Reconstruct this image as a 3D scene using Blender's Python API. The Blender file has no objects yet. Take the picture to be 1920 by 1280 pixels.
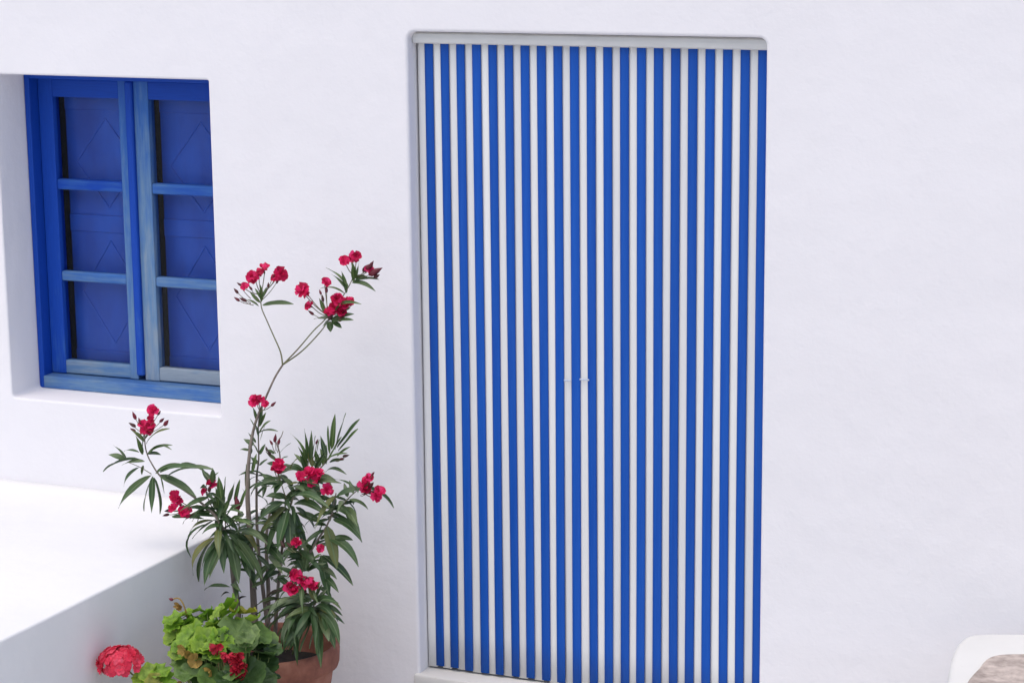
import bpy, bmesh, math, random
from mathutils import Vector, Matrix, noise

random.seed(11)
scene = bpy.context.scene
C = scene.collection
V = Vector
R = math.radians

# ------------------------------------------------------------------ camera
cam_d = bpy.data.cameras.new('camera')
cam = bpy.data.objects.new('camera', cam_d)
C.objects.link(cam)
cam_d.sensor_width = 36.0
cam_d.sensor_fit = 'HORIZONTAL'
cam_d.lens = 79.955
cam_d.clip_start = 0.1
cam_d.clip_end = 600.0
YAW, PITCH, ROLL = 0.39595, 0.20198, -0.01072
fwd = V((-math.sin(YAW) * math.cos(PITCH), math.cos(YAW) * math.cos(PITCH), -math.sin(PITCH)))
rt = fwd.cross(V((0, 0, 1))).normalized()
up = rt.cross(fwd)
rt2 = math.cos(ROLL) * rt + math.sin(ROLL) * up
up2 = -math.sin(ROLL) * rt + math.cos(ROLL) * up
CAM = V((2.82443, -5.99479, 2.38902))
m = Matrix((rt2, up2, -fwd)).transposed().to_4x4()
m.translation = CAM
cam.matrix_world = m
scene.camera = cam

# ------------------------------------------------------------------ sky and sun
SUN_EL, SUN_AZ = R(67), R(196)          # azimuth clockwise from +Y (the wall looks to -Y)
world = bpy.data.worlds.new('World')
scene.world = world
world.use_nodes = True
nt = world.node_tree
sky = nt.nodes.new('ShaderNodeTexSky')
sky.sky_type = 'NISHITA'
sky.sun_disc = False
sky.sun_elevation = SUN_EL
sky.sun_rotation = SUN_AZ
sky.air_density = 1.0
sky.dust_density = 3.5
sky.ozone_density = 1.0
nt.nodes['Background'].inputs['Strength'].default_value = 0.15
nt.links.new(sky.outputs[0], nt.nodes['Background'].inputs['Color'])

sun_d = bpy.data.lights.new('sun', 'SUN')
sun_d.energy = 0.75
sun_d.angle = R(90)
sun_d.color = (1.0, 0.95, 0.885)
sun = bpy.data.objects.new('sun', sun_d)
C.objects.link(sun)
to_sun = V((math.sin(SUN_AZ) * math.cos(SUN_EL), math.cos(SUN_AZ) * math.cos(SUN_EL), math.sin(SUN_EL)))
sun.rotation_euler = to_sun.to_track_quat('Z', 'Y').to_euler()
sun.location = to_sun * 20

vs = scene.view_settings
vs.view_transform = 'Standard'
vs.look = 'None'
vs.exposure = 0.33
vs.gamma = 1.0
vs.use_curve_mapping = False

# ------------------------------------------------------------------ materials
def nodes_of(name):
    mt = bpy.data.materials.new(name)
    mt.use_nodes = True
    t = mt.node_tree
    return mt, t, t.nodes['Principled BSDF'], t.nodes['Material Output']

def add(t, kind, **kw):
    n = t.nodes.new(kind)
    for k, v in kw.items():
        if k in n.inputs:
            n.inputs[k].default_value = v
        else:
            setattr(n, k, v)
    return n

def ramp(t, src, stops):
    r = t.nodes.new('ShaderNodeValToRGB')
    e = r.color_ramp.elements
    e[0].position, e[0].color = stops[0][0], (*stops[0][1], 1)
    e[1].position, e[1].color = stops[-1][0], (*stops[-1][1], 1)
    for p, c in stops[1:-1]:
        x = e.new(p)
        x.color = (*c, 1)
    t.links.new(src, r.inputs[0])
    return r

def noise_tex(t, scale, detail=4, rough=.55, stretch=None, coord='Object'):
    tc = t.nodes.new('ShaderNodeTexCoord')
    src = tc.outputs[coord]
    if stretch:
        mp = t.nodes.new('ShaderNodeMapping')
        mp.inputs['Scale'].default_value = stretch
        t.links.new(src, mp.inputs[0])
        src = mp.outputs[0]
    n = add(t, 'ShaderNodeTexNoise', Scale=scale, Detail=detail, Roughness=rough)
    t.links.new(src, n.inputs['Vector'])
    return n

def mix(t, fac, a, b, blend='MIX'):
    x = t.nodes.new('ShaderNodeMix')
    x.data_type = 'RGBA'
    x.blend_type = blend
    for sock, v in ((x.inputs[0], fac), (x.inputs[6], a), (x.inputs[7], b)):
        if hasattr(v, 'links'):
            t.links.new(v, sock)
        elif isinstance(v, tuple):
            sock.default_value = (*v, 1) if len(v) == 3 else v
        else:
            sock.default_value = v
    return x.outputs[2]

def bump(t, bs, h, strength, dist, prev=None):
    b = add(t, 'ShaderNodeBump', Strength=strength, Distance=dist)
    t.links.new(h, b.inputs['Height'])
    if prev:
        t.links.new(prev.outputs[0], b.inputs['Normal'])
    t.links.new(b.outputs[0], bs.inputs['Normal'])
    return b

def plaster(name, col, col2, stain=(.62, .60, .57), stain_amt=.25):
    mt, t, bs, _ = nodes_of(name)
    big = noise_tex(t, 1.6, 5, .6)
    r = ramp(t, big.outputs[0], [(.3, col2), (.7, col)])
    sp = noise_tex(t, 23, 6, .7)
    rs = ramp(t, sp.outputs[0], [(.66, (0, 0, 0)), (.82, (stain_amt,) * 3)])
    c = mix(t, rs.outputs[0], r.outputs[0], stain)
    t.links.new(c, bs.inputs['Base Color'])
    bs.inputs['Roughness'].default_value = .9
    bs.inputs['Specular IOR Level'].default_value = .15
    n1 = noise_tex(t, 7, 4, .5)
    b1 = bump(t, bs, n1.outputs[0], .45, .014)
    n3 = noise_tex(t, 14, 4, .6, (1.0, 1.0, .25))       # brush strokes of the limewash
    b1 = bump(t, bs, n3.outputs[0], .22, .006, b1)
    n2 = noise_tex(t, 95, 5, .65)
    bump(t, bs, n2.outputs[0], .22, .003, b1)
    return mt

M = {}
M['plaster'] = plaster('whitewashed_plaster', (.83, .815, .83), (.80, .785, .80))
M['ledge'] = plaster('whitewashed_ledge', (.80, .80, .80), (.76, .76, .76), (.55, .54, .52), .3)
M['step'] = plaster('whitewashed_step', (.70, .70, .68), (.64, .64, .62), (.5, .47, .43), .4)
M['sill'] = plaster('painted_sill', (.74, .73, .70), (.66, .65, .62), (.4, .37, .33), .5)

def paint_wood(name, axis):
    """blue paint, weathered to grey-blue along the grain; each piece carries its own share of wear"""
    mt, t, bs, _ = nodes_of(name)
    tc = t.nodes.new('ShaderNodeTexCoord')
    st1 = (1.1, 10, 10) if axis == 'x' else (10, 10, 1.1)
    st2 = (.7, 16, 16) if axis == 'x' else (16, 16, .7)
    grain = noise_tex(t, 7, 5, .55, st1)
    patch = noise_tex(t, 6, 4, .55)
    at = add(t, 'ShaderNodeAttribute', attribute_name='wear', attribute_type='OBJECT')
    sx = t.nodes.new('ShaderNodeSeparateXYZ')
    t.links.new(tc.outputs['Object'], sx.inputs[0])
    def ma(a, k, b):
        q = add(t, 'ShaderNodeMath', operation='MULTIPLY_ADD')
        t.links.new(a, q.inputs[0])
        q.inputs[1].default_value = k
        if isinstance(b, float):
            q.inputs[2].default_value = b
        else:
            t.links.new(b, q.inputs[2])
        return q.outputs[0]
    low = ma(sx.outputs['Z'], -.42, .42 * 1.25)          # rain reaches the lower half more
    w = ma(grain.outputs[0], .7, ma(patch.outputs[0], .5, ma(at.outputs['Fac'], 1.0, low)))
    sub = add(t, 'ShaderNodeMath', operation='SUBTRACT')
    t.links.new(w, sub.inputs[0])
    sub.inputs[1].default_value = .69
    wearc = ramp(t, sub.outputs[0], [(.20, (.005, .060, .40)), (.50, (.040, .14, .42)), (.78, (.13, .24, .40)), (1.0, (.27, .33, .39))])
    fine = noise_tex(t, 24, 5, .7, st2)
    c = mix(t, .45, wearc.outputs[0], ramp(t, fine.outputs[0], [(.25, (.55, .55, .6)), (.55, (1, 1, 1))]).outputs[0], 'MULTIPLY')
    t.links.new(c, bs.inputs['Base Color'])
    bs.inputs['Roughness'].default_value = .6
    bs.inputs['Specular IOR Level'].default_value = .25
    bump(t, bs, fine.outputs[0], .35, .002)
    return mt
M['wood'] = paint_wood('weathered_blue_paint_upright', 'z')
M['wood_h'] = paint_wood('weathered_blue_paint_level', 'x')

def simple(name, col, rough=.5, col2=None, scale=12, stretch=None, bmp=0, spec=.5):
    mt, t, bs, _ = nodes_of(name)
    bs.inputs['Roughness'].default_value = rough
    bs.inputs['Specular IOR Level'].default_value = spec
    n = noise_tex(t, scale, 5, .6, stretch)
    r = ramp(t, n.outputs[0], [(.3, col), (.7, col2 or col)])
    t.links.new(r.outputs[0], bs.inputs['Base Color'])
    if bmp:
        bump(t, bs, n.outputs[0], bmp, .004)
    return mt
M['shutter'] = simple('blue_shutter_paint', (.005, .060, .42), .45, (.020, .125, .64), 4, (2.2, 2.2, .8), .15)
M['painted_room_dark'] = simple('painted_room_dark', (.009, .007, .006), .9)  # near-black colour stands in for the shade of an unlit interior

def plastic(name, a, b):
    mt, t, bs, _ = nodes_of(name)
    oi = t.nodes.new('ShaderNodeObjectInfo')
    n = noise_tex(t, 3, 4, .6, (30, 30, .9))
    r = ramp(t, n.outputs[0], [(.3, a), (.72, b)])
    rr = ramp(t, oi.outputs['Random'], [(0, (.86, .86, .88)), (1, (1, 1, 1))])
    t.links.new(mix(t, 1.0, r.outputs[0], rr.outputs[0], 'MULTIPLY'), bs.inputs['Base Color'])
    bs.inputs['Roughness'].default_value = .45
    bs.inputs['Specular IOR Level'].default_value = .22
    bump(t, bs, n.outputs[0], .12, .002)
    return mt
M['strip_blue'] = plastic('blue_plastic_strip', (.005, .075, .41), (.010, .105, .48))
M['strip_white'] = plastic('cream_plastic_strip', (.79, .79, .765), (.85, .85, .83))
M['rail'] = simple('grey_white_plastic_rail', (.61, .61, .59), .45, (.67, .67, .65), 6, (2, 2, 8), .05)
M['clip'] = simple('clear_cord', (.50, .56, .66), .4)

def terracotta():
    mt, t, bs, _ = nodes_of('terracotta')
    n = noise_tex(t, 9, 6, .65)
    r = ramp(t, n.outputs[0], [(.3, (.15, .052, .034)), (.5, (.29, .11, .07)), (.7, (.42, .20, .135))])
    n2 = noise_tex(t, 5, 5, .7)
    f = ramp(t, n2.outputs[0], [(.55, (0, 0, 0)), (.75, (.55,) * 3)])
    t.links.new(mix(t, f.outputs[0], r.outputs[0], (.50, .36, .29)), bs.inputs['Base Color'])
    bs.inputs['Roughness'].default_value = .85
    n3 = noise_tex(t, 60, 4, .6)
    bump(t, bs, n3.outputs[0], .3, .003)
    return mt
M['terracotta'] = terracotta()
M['soil'] = simple('potting_soil', (.008, .007, .006), .95, (.03, .023, .018), 40, None, .8)
M['flagstone'] = simple('brown_grey_flagstone', (.27, .225, .20), .9, (.58, .50, .45), 26, None, .9)
M['ground'] = simple('pale_paving', (.52, .51, .50), .9, (.64, .63, .62), 3, None, .3)
M['bark'] = simple('grey_brown_bark', (.14, .11, .09), .85, (.26, .22, .18), 25, (4, 4, 1), .4)
M['twig'] = simple('green_brown_twig', (.13, .10, .06), .7, (.15, .17, .07), 18, None, .2)
M['stalk'] = simple('pale_green_stalk', (.14, .21, .05), .6, (.22, .26, .08), 20)

def leafy(name, cols, rib, rough=.42, trans=.25, ribw=.07, spec=.5, edge=None, zone=None):
    """cols: list of colours picked per leaf; rib: midrib colour; light also passes through the blade"""
    mt, t, bs, out = nodes_of(name)
    oi = t.nodes.new('ShaderNodeObjectInfo')
    n = len(cols)
    r = ramp(t, oi.outputs['Random'], [(i / (n - 1), c) for i, c in enumerate(cols)])
    col = r.outputs[0]
    nz = noise_tex(t, 2.2, 4, .6)
    col = mix(t, .55, col, ramp(t, nz.outputs[0], [(.3, (.55, .6, .5)), (.7, (1.25, 1.2, 1.1))]).outputs[0], 'MULTIPLY')
    if rib:
        tc = t.nodes.new('ShaderNodeTexCoord')
        sx = t.nodes.new('ShaderNodeSeparateXYZ')
        t.links.new(tc.outputs['Object'], sx.inputs[0])
        ab = add(t, 'ShaderNodeMath', operation='ABSOLUTE')
        t.links.new(sx.outputs['Y'], ab.inputs[0])
        rr = ramp(t, ab.outputs[0], [(ribw * .4, (1, 1, 1)), (ribw, (0, 0, 0))])
        col = mix(t, rr.outputs[0], col, rib)
    if zone:                                   # darker ring and veins, paler rim of a geranium leaf
        tc = t.nodes.new('ShaderNodeTexCoord')
        ln = add(t, 'ShaderNodeVectorMath', operation='LENGTH')
        t.links.new(tc.outputs['Object'], ln.inputs[0])
        rz = ramp(t, ln.outputs['Value'], [(0, (1.25, 1.2, 1.1)), (.30, (.95, .95, .95)), (.55, (.68, .72, .66)), (.78, (1.0, 1.0, 1.0)), (1.0, (1.35, 1.25, 1.2))])
        col = mix(t, zone, col, rz.outputs[0], 'MULTIPLY')
    t.links.new(col, bs.inputs['Base Color'])
    bs.inputs['Roughness'].default_value = rough
    bs.inputs['Specular IOR Level'].default_value = spec
    bump(t, bs, nz.outputs[0], .2, .05)
    tr = t.nodes.new('ShaderNodeBsdfTranslucent')
    t.links.new(col, tr.inputs['Color'])
    ms = t.nodes.new('ShaderNodeMixShader')
    ms.inputs[0].default_value = trans
    t.links.new(bs.outputs[0], ms.inputs[1])
    t.links.new(tr.outputs[0], ms.inputs[2])
    t.links.new(ms.outputs[0], out.inputs['Surface'])
    return mt
M['leaf'] = leafy('oleander_leaf', [(.028, .062, .022), (.045, .095, .030), (.065, .128, .045), (.10, .160, .070), (.055, .10, .03), (.14, .19, .10), (.05, .11, .035), (.20, .20, .06)], (.14, .20, .09), .42, .2)
M['fill_leaf'] = leafy('inner_oleander_leaf', [(.04, .085, .028), (.055, .11, .04)], None, .45, .25)
M['young_leaf'] = leafy('young_oleander_leaf', [(.06, .12, .035), (.10, .17, .05), (.12, .18, .075)], (.2, .28, .1), .45, .3)
M['dry_leaf'] = leafy('dark_dry_leaf', [(.02, .025, .015), (.05, .035, .02), (.03, .03, .025)], None, .6, .1)
M['petal'] = leafy('crimson_petal', [(.34, .006, .045), (.60, .010, .085), (.76, .018, .14), (.86, .05, .22)], None, .55, .3, spec=.25)
M['bud'] = leafy('dark_red_bud', [(.11, .008, .020), (.20, .010, .030), (.09, .012, .016), (.05, .015, .012)], None, .5, .1)
M['ger0'] = leafy('lime_geranium_leaf', [(.13, .28, .020), (.20, .38, .030), (.27, .42, .05)], None, .5, .35, zone=.8)
M['ger1'] = leafy('green_geranium_leaf', [(.09, .19, .035), (.13, .23, .06), (.16, .24, .085)], None, .5, .3, zone=.8)
M['ger2'] = leafy('deep_green_geranium_leaf', [(.030, .075, .018), (.045, .10, .025), (.055, .11, .035)], None, .45, .2, zone=.8)
M['ger3'] = leafy('yellowing_geranium_leaf', [(.26, .28, .03), (.30, .27, .04), (.22, .28, .04)], None, .5, .35, zone=.8)
M['gpetal'] = leafy('coral_geranium_petal', [(.78, .035, .09), (.87, .07, .14), (.92, .13, .22)], None, .55, .3, spec=.2)
M['wilt'] = leafy('wilted_geranium_petal', [(.40, .01, .03), (.50, .012, .04), (.58, .02, .06)], None, .6, .2)
M['dry_yellow'] = leafy('dried_yellow_leaf', [(.36, .24, .05), (.45, .30, .10), (.34, .16, .03)], None, .7, .25)

mt, t, bs, out = nodes_of('window_glass')       # thin sheet: clear with a Fresnel reflection
gl = add(t, 'ShaderNodeBsdfGlossy', Roughness=.02)
tp = t.nodes.new('ShaderNodeBsdfTransparent')
tp.inputs[0].default_value = (.90, .93, .95, 1)
fr = add(t, 'ShaderNodeFresnel', IOR=1.23)
n = noise_tex(t, 4, 2, .5)
bm_ = add(t, 'ShaderNodeBump', Strength=.25, Distance=.01)
t.links.new(n.outputs[0], bm_.inputs['Height'])
t.links.new(bm_.outputs[0], gl.inputs['Normal'])
ms = t.nodes.new('ShaderNodeMixShader')
t.links.new(fr.outputs[0], ms.inputs[0])
t.links.new(tp.outputs[0], ms.inputs[1])
t.links.new(gl.outputs[0], ms.inputs[2])
t.links.new(ms.outputs[0], out.inputs['Surface'])
M['glass'] = mt

# ------------------------------------------------------------------ helpers
WORLD = {}

def obj(name, data, parent=None, mw=None, mat=None):
    o = bpy.data.objects.new(name, data)
    C.objects.link(o)
    mw = mw or (WORLD[parent.name].copy() if False else Matrix())
    WORLD[o.name] = mw
    if parent is not None:
        o.parent = parent
        o.matrix_basis = WORLD[parent.name].inverted() @ mw
    else:
        o.matrix_basis = mw
    if mat is not None and data is not None and not data.materials:
        data.materials.append(mat)
    return o

def tag(o, label, cat, group=None, kind=None):
    o['label'] = label
    o['category'] = cat
    if group:
        o['group'] = group
    if kind:
        o['kind'] = kind
    return o

def empty(name, loc):
    o = bpy.data.objects.new(name, None)
    o.empty_display_size = .05
    C.objects.link(o)
    o.location = loc
    WORLD[o.name] = Matrix.Translation(loc)
    return o

def mesh_of(bm, name, smooth=False):
    me = bpy.data.meshes.new(name)
    bmesh.ops.recalc_face_normals(bm, faces=bm.faces)
    bm.to_mesh(me)
    bm.free()
    if smooth:
        for p in me.polygons:
            p.use_smooth = True
    return me

def box_mesh(name, x0, x1, y0, y1, z0, z1, bev=0, seg=2, smooth=False):
    bm = bmesh.new()
    bmesh.ops.create_cube(bm, size=1)
    for v in bm.verts:
        v.co = V((x0 + (v.co.x + .5) * (x1 - x0), y0 + (v.co.y + .5) * (y1 - y0), z0 + (v.co.z + .5) * (z1 - z0)))
    if bev:
        bmesh.ops.bevel(bm, geom=bm.edges[:], offset=bev, segments=seg, profile=.5, affect='EDGES')
    return mesh_of(bm, name, smooth)

def spline(pts, n=5):
    P = [V(p) for p in pts]
    if len(P) == 2:
        return [P[0].lerp(P[1], i / n) for i in range(n + 1)]
    out = []
    for i in range(len(P) - 1):
        a = P[max(i - 1, 0)]; b = P[i]; c = P[i + 1]; d = P[min(i + 2, len(P) - 1)]
        for k in range(n):
            s = k / n
            out.append(.5 * ((2 * b) + (c - a) * s + (2 * a - 5 * b + 4 * c - d) * s * s + (3 * b - a - 3 * c + d) * s ** 3))
    out.append(P[-1])
    return out

def tube_mesh(name, pts, r0, r1, sides=7, n=4, knob=0):
    path = spline(pts, n)
    bm = bmesh.new()
    rings = []
    N = len(path)
    for i, p in enumerate(path):
        tdir = (path[min(i + 1, N - 1)] - path[max(i - 1, 0)]).normalized()
        a = tdir.cross(V((.13, .97, .2))).normalized()
        b = tdir.cross(a)
        r = r1 + (r0 - r1) * (1 - i / (N - 1)) ** 2.1
        if knob:
            r *= 1 + knob * (noise.noise(p * 60))
        rings.append([bm.verts.new(p + r * (a * math.cos(2 * math.pi * k / sides) + b * math.sin(2 * math.pi * k / sides))) for k in range(sides)])
    for i in range(N - 1):
        for k in range(sides):
            bm.faces.new((rings[i][k], rings[i][(k + 1) % sides], rings[i + 1][(k + 1) % sides], rings[i + 1][k]))
    bm.faces.new(rings[0][::-1])
    bm.faces.new(rings[-1])
    return mesh_of(bm, name, True)

def lathe_mesh(name, prof, seg=48, wob=0):
    bm = bmesh.new()
    rings = []
    for r, z in prof:
        rings.append([bm.verts.new(((r + wob * noise.noise(V((math.cos(2 * math.pi * k / seg) * 2, math.sin(2 * math.pi * k / seg) * 2, z * 9)))) * math.cos(2 * math.pi * k / seg),
                                    (r + wob * noise.noise(V((math.cos(2 * math.pi * k / seg) * 2, math.sin(2 * math.pi * k / seg) * 2, z * 9 + 3)))) * math.sin(2 * math.pi * k / seg),
                                    z + wob * .6 * noise.noise(V((math.cos(2 * math.pi * k / seg) * 1.5, math.sin(2 * math.pi * k / seg) * 1.5, 7 + z)))))
                      for k in range(seg)])
    for i in range(len(rings) - 1):
        for k in range(seg):
            bm.faces.new((rings[i][k], rings[i][(k + 1) % seg], rings[i + 1][(k + 1) % seg], rings[i + 1][k]))
    bm.faces.new(rings[0][::-1])
    bm.faces.new(rings[-1])
    return mesh_of(bm, name, True)

def frame_matrix(origin, xdir, zhint):
    x = xdir.normalized()
    z = (zhint - x * zhint.dot(x))
    if z.length < 1e-4:
        z = x.orthogonal()
    z.normalize()
    y = z.cross(x)
    mm = Matrix((x, y, z)).transposed().to_4x4()
    mm.translation = origin
    return mm

# ------------------------------------------------------------------ ground
GZ = -.18
bm = bmesh.new()
bmesh.ops.create_grid(bm, x_segments=4, y_segments=4, size=150)
g = obj('ground', mesh_of(bm, 'ground'), mw=Matrix.Translation((0, 0, GZ)), mat=M['ground'])
tag(g, 'pale paving in front of the white house', 'ground', kind='structure')

# ------------------------------------------------------------------ the house
house = empty('white_house', (0, 0, GZ))
tag(house, 'white plastered house front with a blue window and a doorway', 'house')
DW, DH = 1.07526, 1.95                       # door opening
WX0, WX1, WZ0, WZ1 = -1.43634, -.66498, .7535, 1.79488   # window opening

def outline(x0, x1, z0, z1, rad):
    """closed loop, counter-clockwise; rad = radii of bl, br, tr, tl"""
    pts = []
    for (cx, cz, a0, r) in ((x0, z0, 180, rad[0]), (x1, z0, 270, rad[1]), (x1, z1, 0, rad[2]), (x0, z1, 90, rad[3])):
        ox = cx + (r if cx == x0 else -r)
        oz = cz + (r if cz == z0 else -r)
        for k in range(7):
            a = R(a0 + 90 * k / 6)
            pts.append((ox + r * math.cos(a), oz + r * math.sin(a)))
    return pts

def offset_outline(x0, x1, z0, z1, rad, o):
    return outline(x0 - o, x1 + o, z0 - o, z1 + o, [r + o for r in rad])

def subdivide(loop, step=.12):
    out = []
    for i, a in enumerate(loop):
        b = loop[(i + 1) % len(loop)]
        d = math.hypot(b[0] - a[0], b[1] - a[1])
        n = max(1, int(d / step))
        for k in range(n):
            out.append((a[0] + (b[0] - a[0]) * k / n, a[1] + (b[1] - a[1]) * k / n))
    return out

def wob(x, z):
    return .0022 * noise.noise(V((x * 4.2, z * 4.2, 1.7)))

bm = bmesh.new()
def ring_verts(loop, y, wobble=True):
    vs_ = []
    for x, z in loop:
        dx = wob(z, 3.1 + x * .3) if wobble else 0
        dz = wob(x, 8.3 + z * .3) if wobble else 0
        vs_.append(bm.verts.new((x + dx, y, z + dz)))
    return vs_
def bridge(a, b):
    n = len(a)
    fs = []
    for k in range(n):
        f = bm.faces.new((a[k], a[(k + 1) % n], b[(k + 1) % n], b[k]))
        f.smooth = True
        fs.append(f)
    return fs
fill_edges = []
def loop_edges(vs_):
    for k in range(len(vs_)):
        fill_edges.append(bm.edges.new((vs_[k], vs_[(k + 1) % len(vs_)])))
WALL_B = GZ - .05
outer = subdivide([(-4.5, WALL_B), (5.0, WALL_B), (5.0, 3.6), (-4.5, 3.6)], .5)
ov = ring_verts(outer, 0, False)
loop_edges(ov)
openings = [((0.0, DW, -.03, DH), [.004, .004, .022, .026], .010, .26),
            ((WX0, WX1, WZ0, WZ1), [.014, .006, .006, .010], .007, .36)]
for (dims, rad, fil, depth) in openings:
    prev = None
    for k in range(6):                        # rounded plaster arris
        a = R(90 * k / 5)
        o = fil * (1 - math.sin(a))
        y = fil * (1 - math.cos(a))
        lp = subdivide(offset_outline(*dims, rad, o), 9)
        rv = ring_verts(lp, y)
        if prev is None:
            flat = ring_verts(lp, 0)
            loop_edges(flat)
        else:
            bridge(prev, rv)
        prev = rv
    bridge(prev, ring_verts(subdivide(offset_outline(*dims, rad, 0), 9), depth))
bmesh.ops.triangle_fill(bm, edges=fill_edges, use_beauty=True, normal=(0, -1, 0))
# thickness of the wall, its top and ends, and the closed back
bk = ring_verts(outer, .7, False)
for k in range(len(ov)):
    bm.faces.new((ov[k], ov[(k + 1) % len(ov)], bk[(k + 1) % len(ov)], bk[k]))
bm.faces.new(bk)
me = bpy.data.meshes.new('wall')
bm.normal_update()
for f in bm.faces:                            # front to the street
    if abs(f.normal.y) > .99 and f.calc_center_median().y < .01 and f.normal.y > 0:
        f.normal_flip()
bm.to_mesh(me)
bm.free()
wall = obj('wall', me, house, mat=M['plaster'])
# near-black panels behind window and doorway: the unlit room's darkness painted in
rm = obj('room_dark_panel', box_mesh('room_dark_panel', WX0 - .02, WX1 + .02, .33, .345, WZ0 - .02, WZ1 + .02), house, mat=M['painted_room_dark'])
rm2 = obj('door_dark_panel', box_mesh('door_dark_panel', -.01, DW + .01, .235, .25, -.02, DH + .01), house, mat=M['painted_room_dark'])
# door sill
bm = bmesh.new()
ds = box_mesh('door_sill', -.014, DW + .014, -.014, .232, -.034, .0, .006, 3, True)
obj('door_sill', ds, house, mat=M['sill'])
ds2 = box_mesh('door_riser', -.004, DW + .004, -.006, .02, GZ - .02, -.0345, .004, 2, True)
obj('door_riser', ds2, house, mat=M['sill'])

# ---- window
def member(name, parent, x0, x1, y0, y1, z0, z1, mat, wear=0.0, bev=.003, seg=2):
    o = obj(name, box_mesh(name, x0, x1, y0, y1, z0, z1, bev, seg), parent, mat=mat)
    o['wear'] = wear
    return o
win = empty('window', (0, .155, WZ0))
win.parent = house
win.matrix_basis = WORLD[house.name].inverted() @ WORLD[win.name]
win['label'] = 'blue two-leaf window with flaking paint and closed shutters behind'
wd = M['wood']
wh = M['wood_h']
fi = .021
e = .0015
member('frame_jamb', win, WX0 + e, WX0 + fi, .155, .29, WZ0 + .0005, WZ1 - e, wd, .05)
member('frame_jamb', win, WX1 - .035, WX1 - e, .155, .29, WZ0 + .0005, WZ1 - e, wd, .5)
member('frame_head', win, WX0 + fi - .001, WX1 - .034, .157, .288, 1.768, WZ1 - 2 * e, wh, .05)
member('frame_sill', win, WX0 + fi - .001, WX1 - .034, .152, .288, WZ0 + .001, .795, wh, .55)
SY0, SY1 = .200, .238
def sash(x0, x1, sl, sr, wl, wr, wb):
    member('sash_stile', win, x0, x0 + sl, SY0, SY1, .797, 1.766, wd, wl)
    member('sash_stile', win, x1 - sr, x1, SY0, SY1, .797, 1.766, wd, wr)
    a, b = x0 + sl - .001, x1 - sr + .001
    member('sash_rail', win, a, b, SY0 + .002, SY1 - .002, 1.707, 1.7645, wh, .08)
    member('sash_rail', win, a, b, SY0 + .002, SY1 - .002, .7985, .842, wh, wb)
    for z0, z1, wr_ in ((1.407, 1.441, .42), (1.107, 1.139, .6)):
        member('glazing_bar', win, a, b, SY0 + .002, SY1 - .004, z0, z1, wh, wr_ + .15 * (wb > .75), .006, 3)
    for z0, z1 in ((.840, 1.109), (1.137, 1.409), (1.439, 1.709)):
        obj('pane', box_mesh('pane', a - .004, b + .004, .2185, .2215, z0 - .003, z1 + .003), win, mat=M['glass'])
sash(WX0 + fi + .0015, -1.082, .0545, .031, .16, .72, .7)
sash(-1.0565, WX1 - .0365, .0535, .0545, .82, .8, .95)
member('meeting_bead', win, -1.083, -1.0555, .188, .236, .812, 1.765, wd, .2, .007, 3)
# inner shutters with rails and a lozenge of thin mouldings
sm = M['shutter']
for (x0, x1) in ((-1.364, -1.062), (-1.008, -.712)):
    member('shutter', win, x0, x1, .276, .292, .800, 1.764, sm)
    for z0, z1 in ((1.66, 1.763), (1.262, 1.318), (.801, .868)):
        member('shutter_rail', win, x0 + .002, x1 - .002, .2700, .2765, z0, z1, sm, 0, .002)
    cx = (x0 + x1) / 2
    for zc, zh in ((1.065, .17), (1.489, .145)):
        for sx in (-1, 1):
            for sz in (-1, 1):
                a = V((cx + sx * .115, .2735, zc)); b = V((cx, .2735, zc + sz * zh))
                d = (b - a)
                mw = frame_matrix(a, d, V((0, -1, 0)))
                o = obj('shutter_moulding', box_mesh('shutter_moulding', 0, d.length, -.0025, .0025, -.004, .0005, .001, 1), win, mw, M['shutter'])

# ------------------------------------------------------------------ masonry ledge on the left
LZ = .472
bm = bmesh.new()
ys = [-.0 + .03 - i * .085 for i in range(36)]
prof_n = 6
rows = []
for y in ys:
    ex = -.514 + .031 * min(0, y) + .002 * noise.noise(V((y * 2.3, 0, 4)))
    row = [(-4.4, LZ + .004), (-2.4, LZ + .005), (-1.2, LZ + .003), (-.75, LZ + .001)]
    rr = .007
    for k in range(prof_n + 1):
        a = R(90 - 90 * k / prof_n)
        row.append((ex - rr + rr * math.cos(a), LZ - rr + rr * math.sin(a) + .0015 * noise.noise(V((y * 3, 2, 1)))))
    row += [(ex + .002, .2), (ex + .004, GZ - .02)]
    rows.append([bm.verts.new((x, y, z)) for x, z in row])
for i in range(len(rows) - 1):
    for k in range(len(rows[0]) - 1):
        f = bm.faces.new((rows[i][k], rows[i][k + 1], rows[i + 1][k + 1], rows[i + 1][k]))
        f.smooth = True
lastr = rows[-1]
bl = bm.verts.new((-4.4, ys[-1], GZ - .02))
bm.faces.new(lastr + [bl])
bl0 = bm.verts.new((-4.4, ys[0], GZ - .02))
bm.faces.new([r[0] for r in rows] + [bl, bl0])
bm.faces.new(rows[0] + [bl0])
led = obj('masonry_ledge', mesh_of(bm, 'masonry_ledge'), mat=M['ledge'])
tag(led, 'wide low whitewashed masonry ledge under the blue window', 'ledge')

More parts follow.
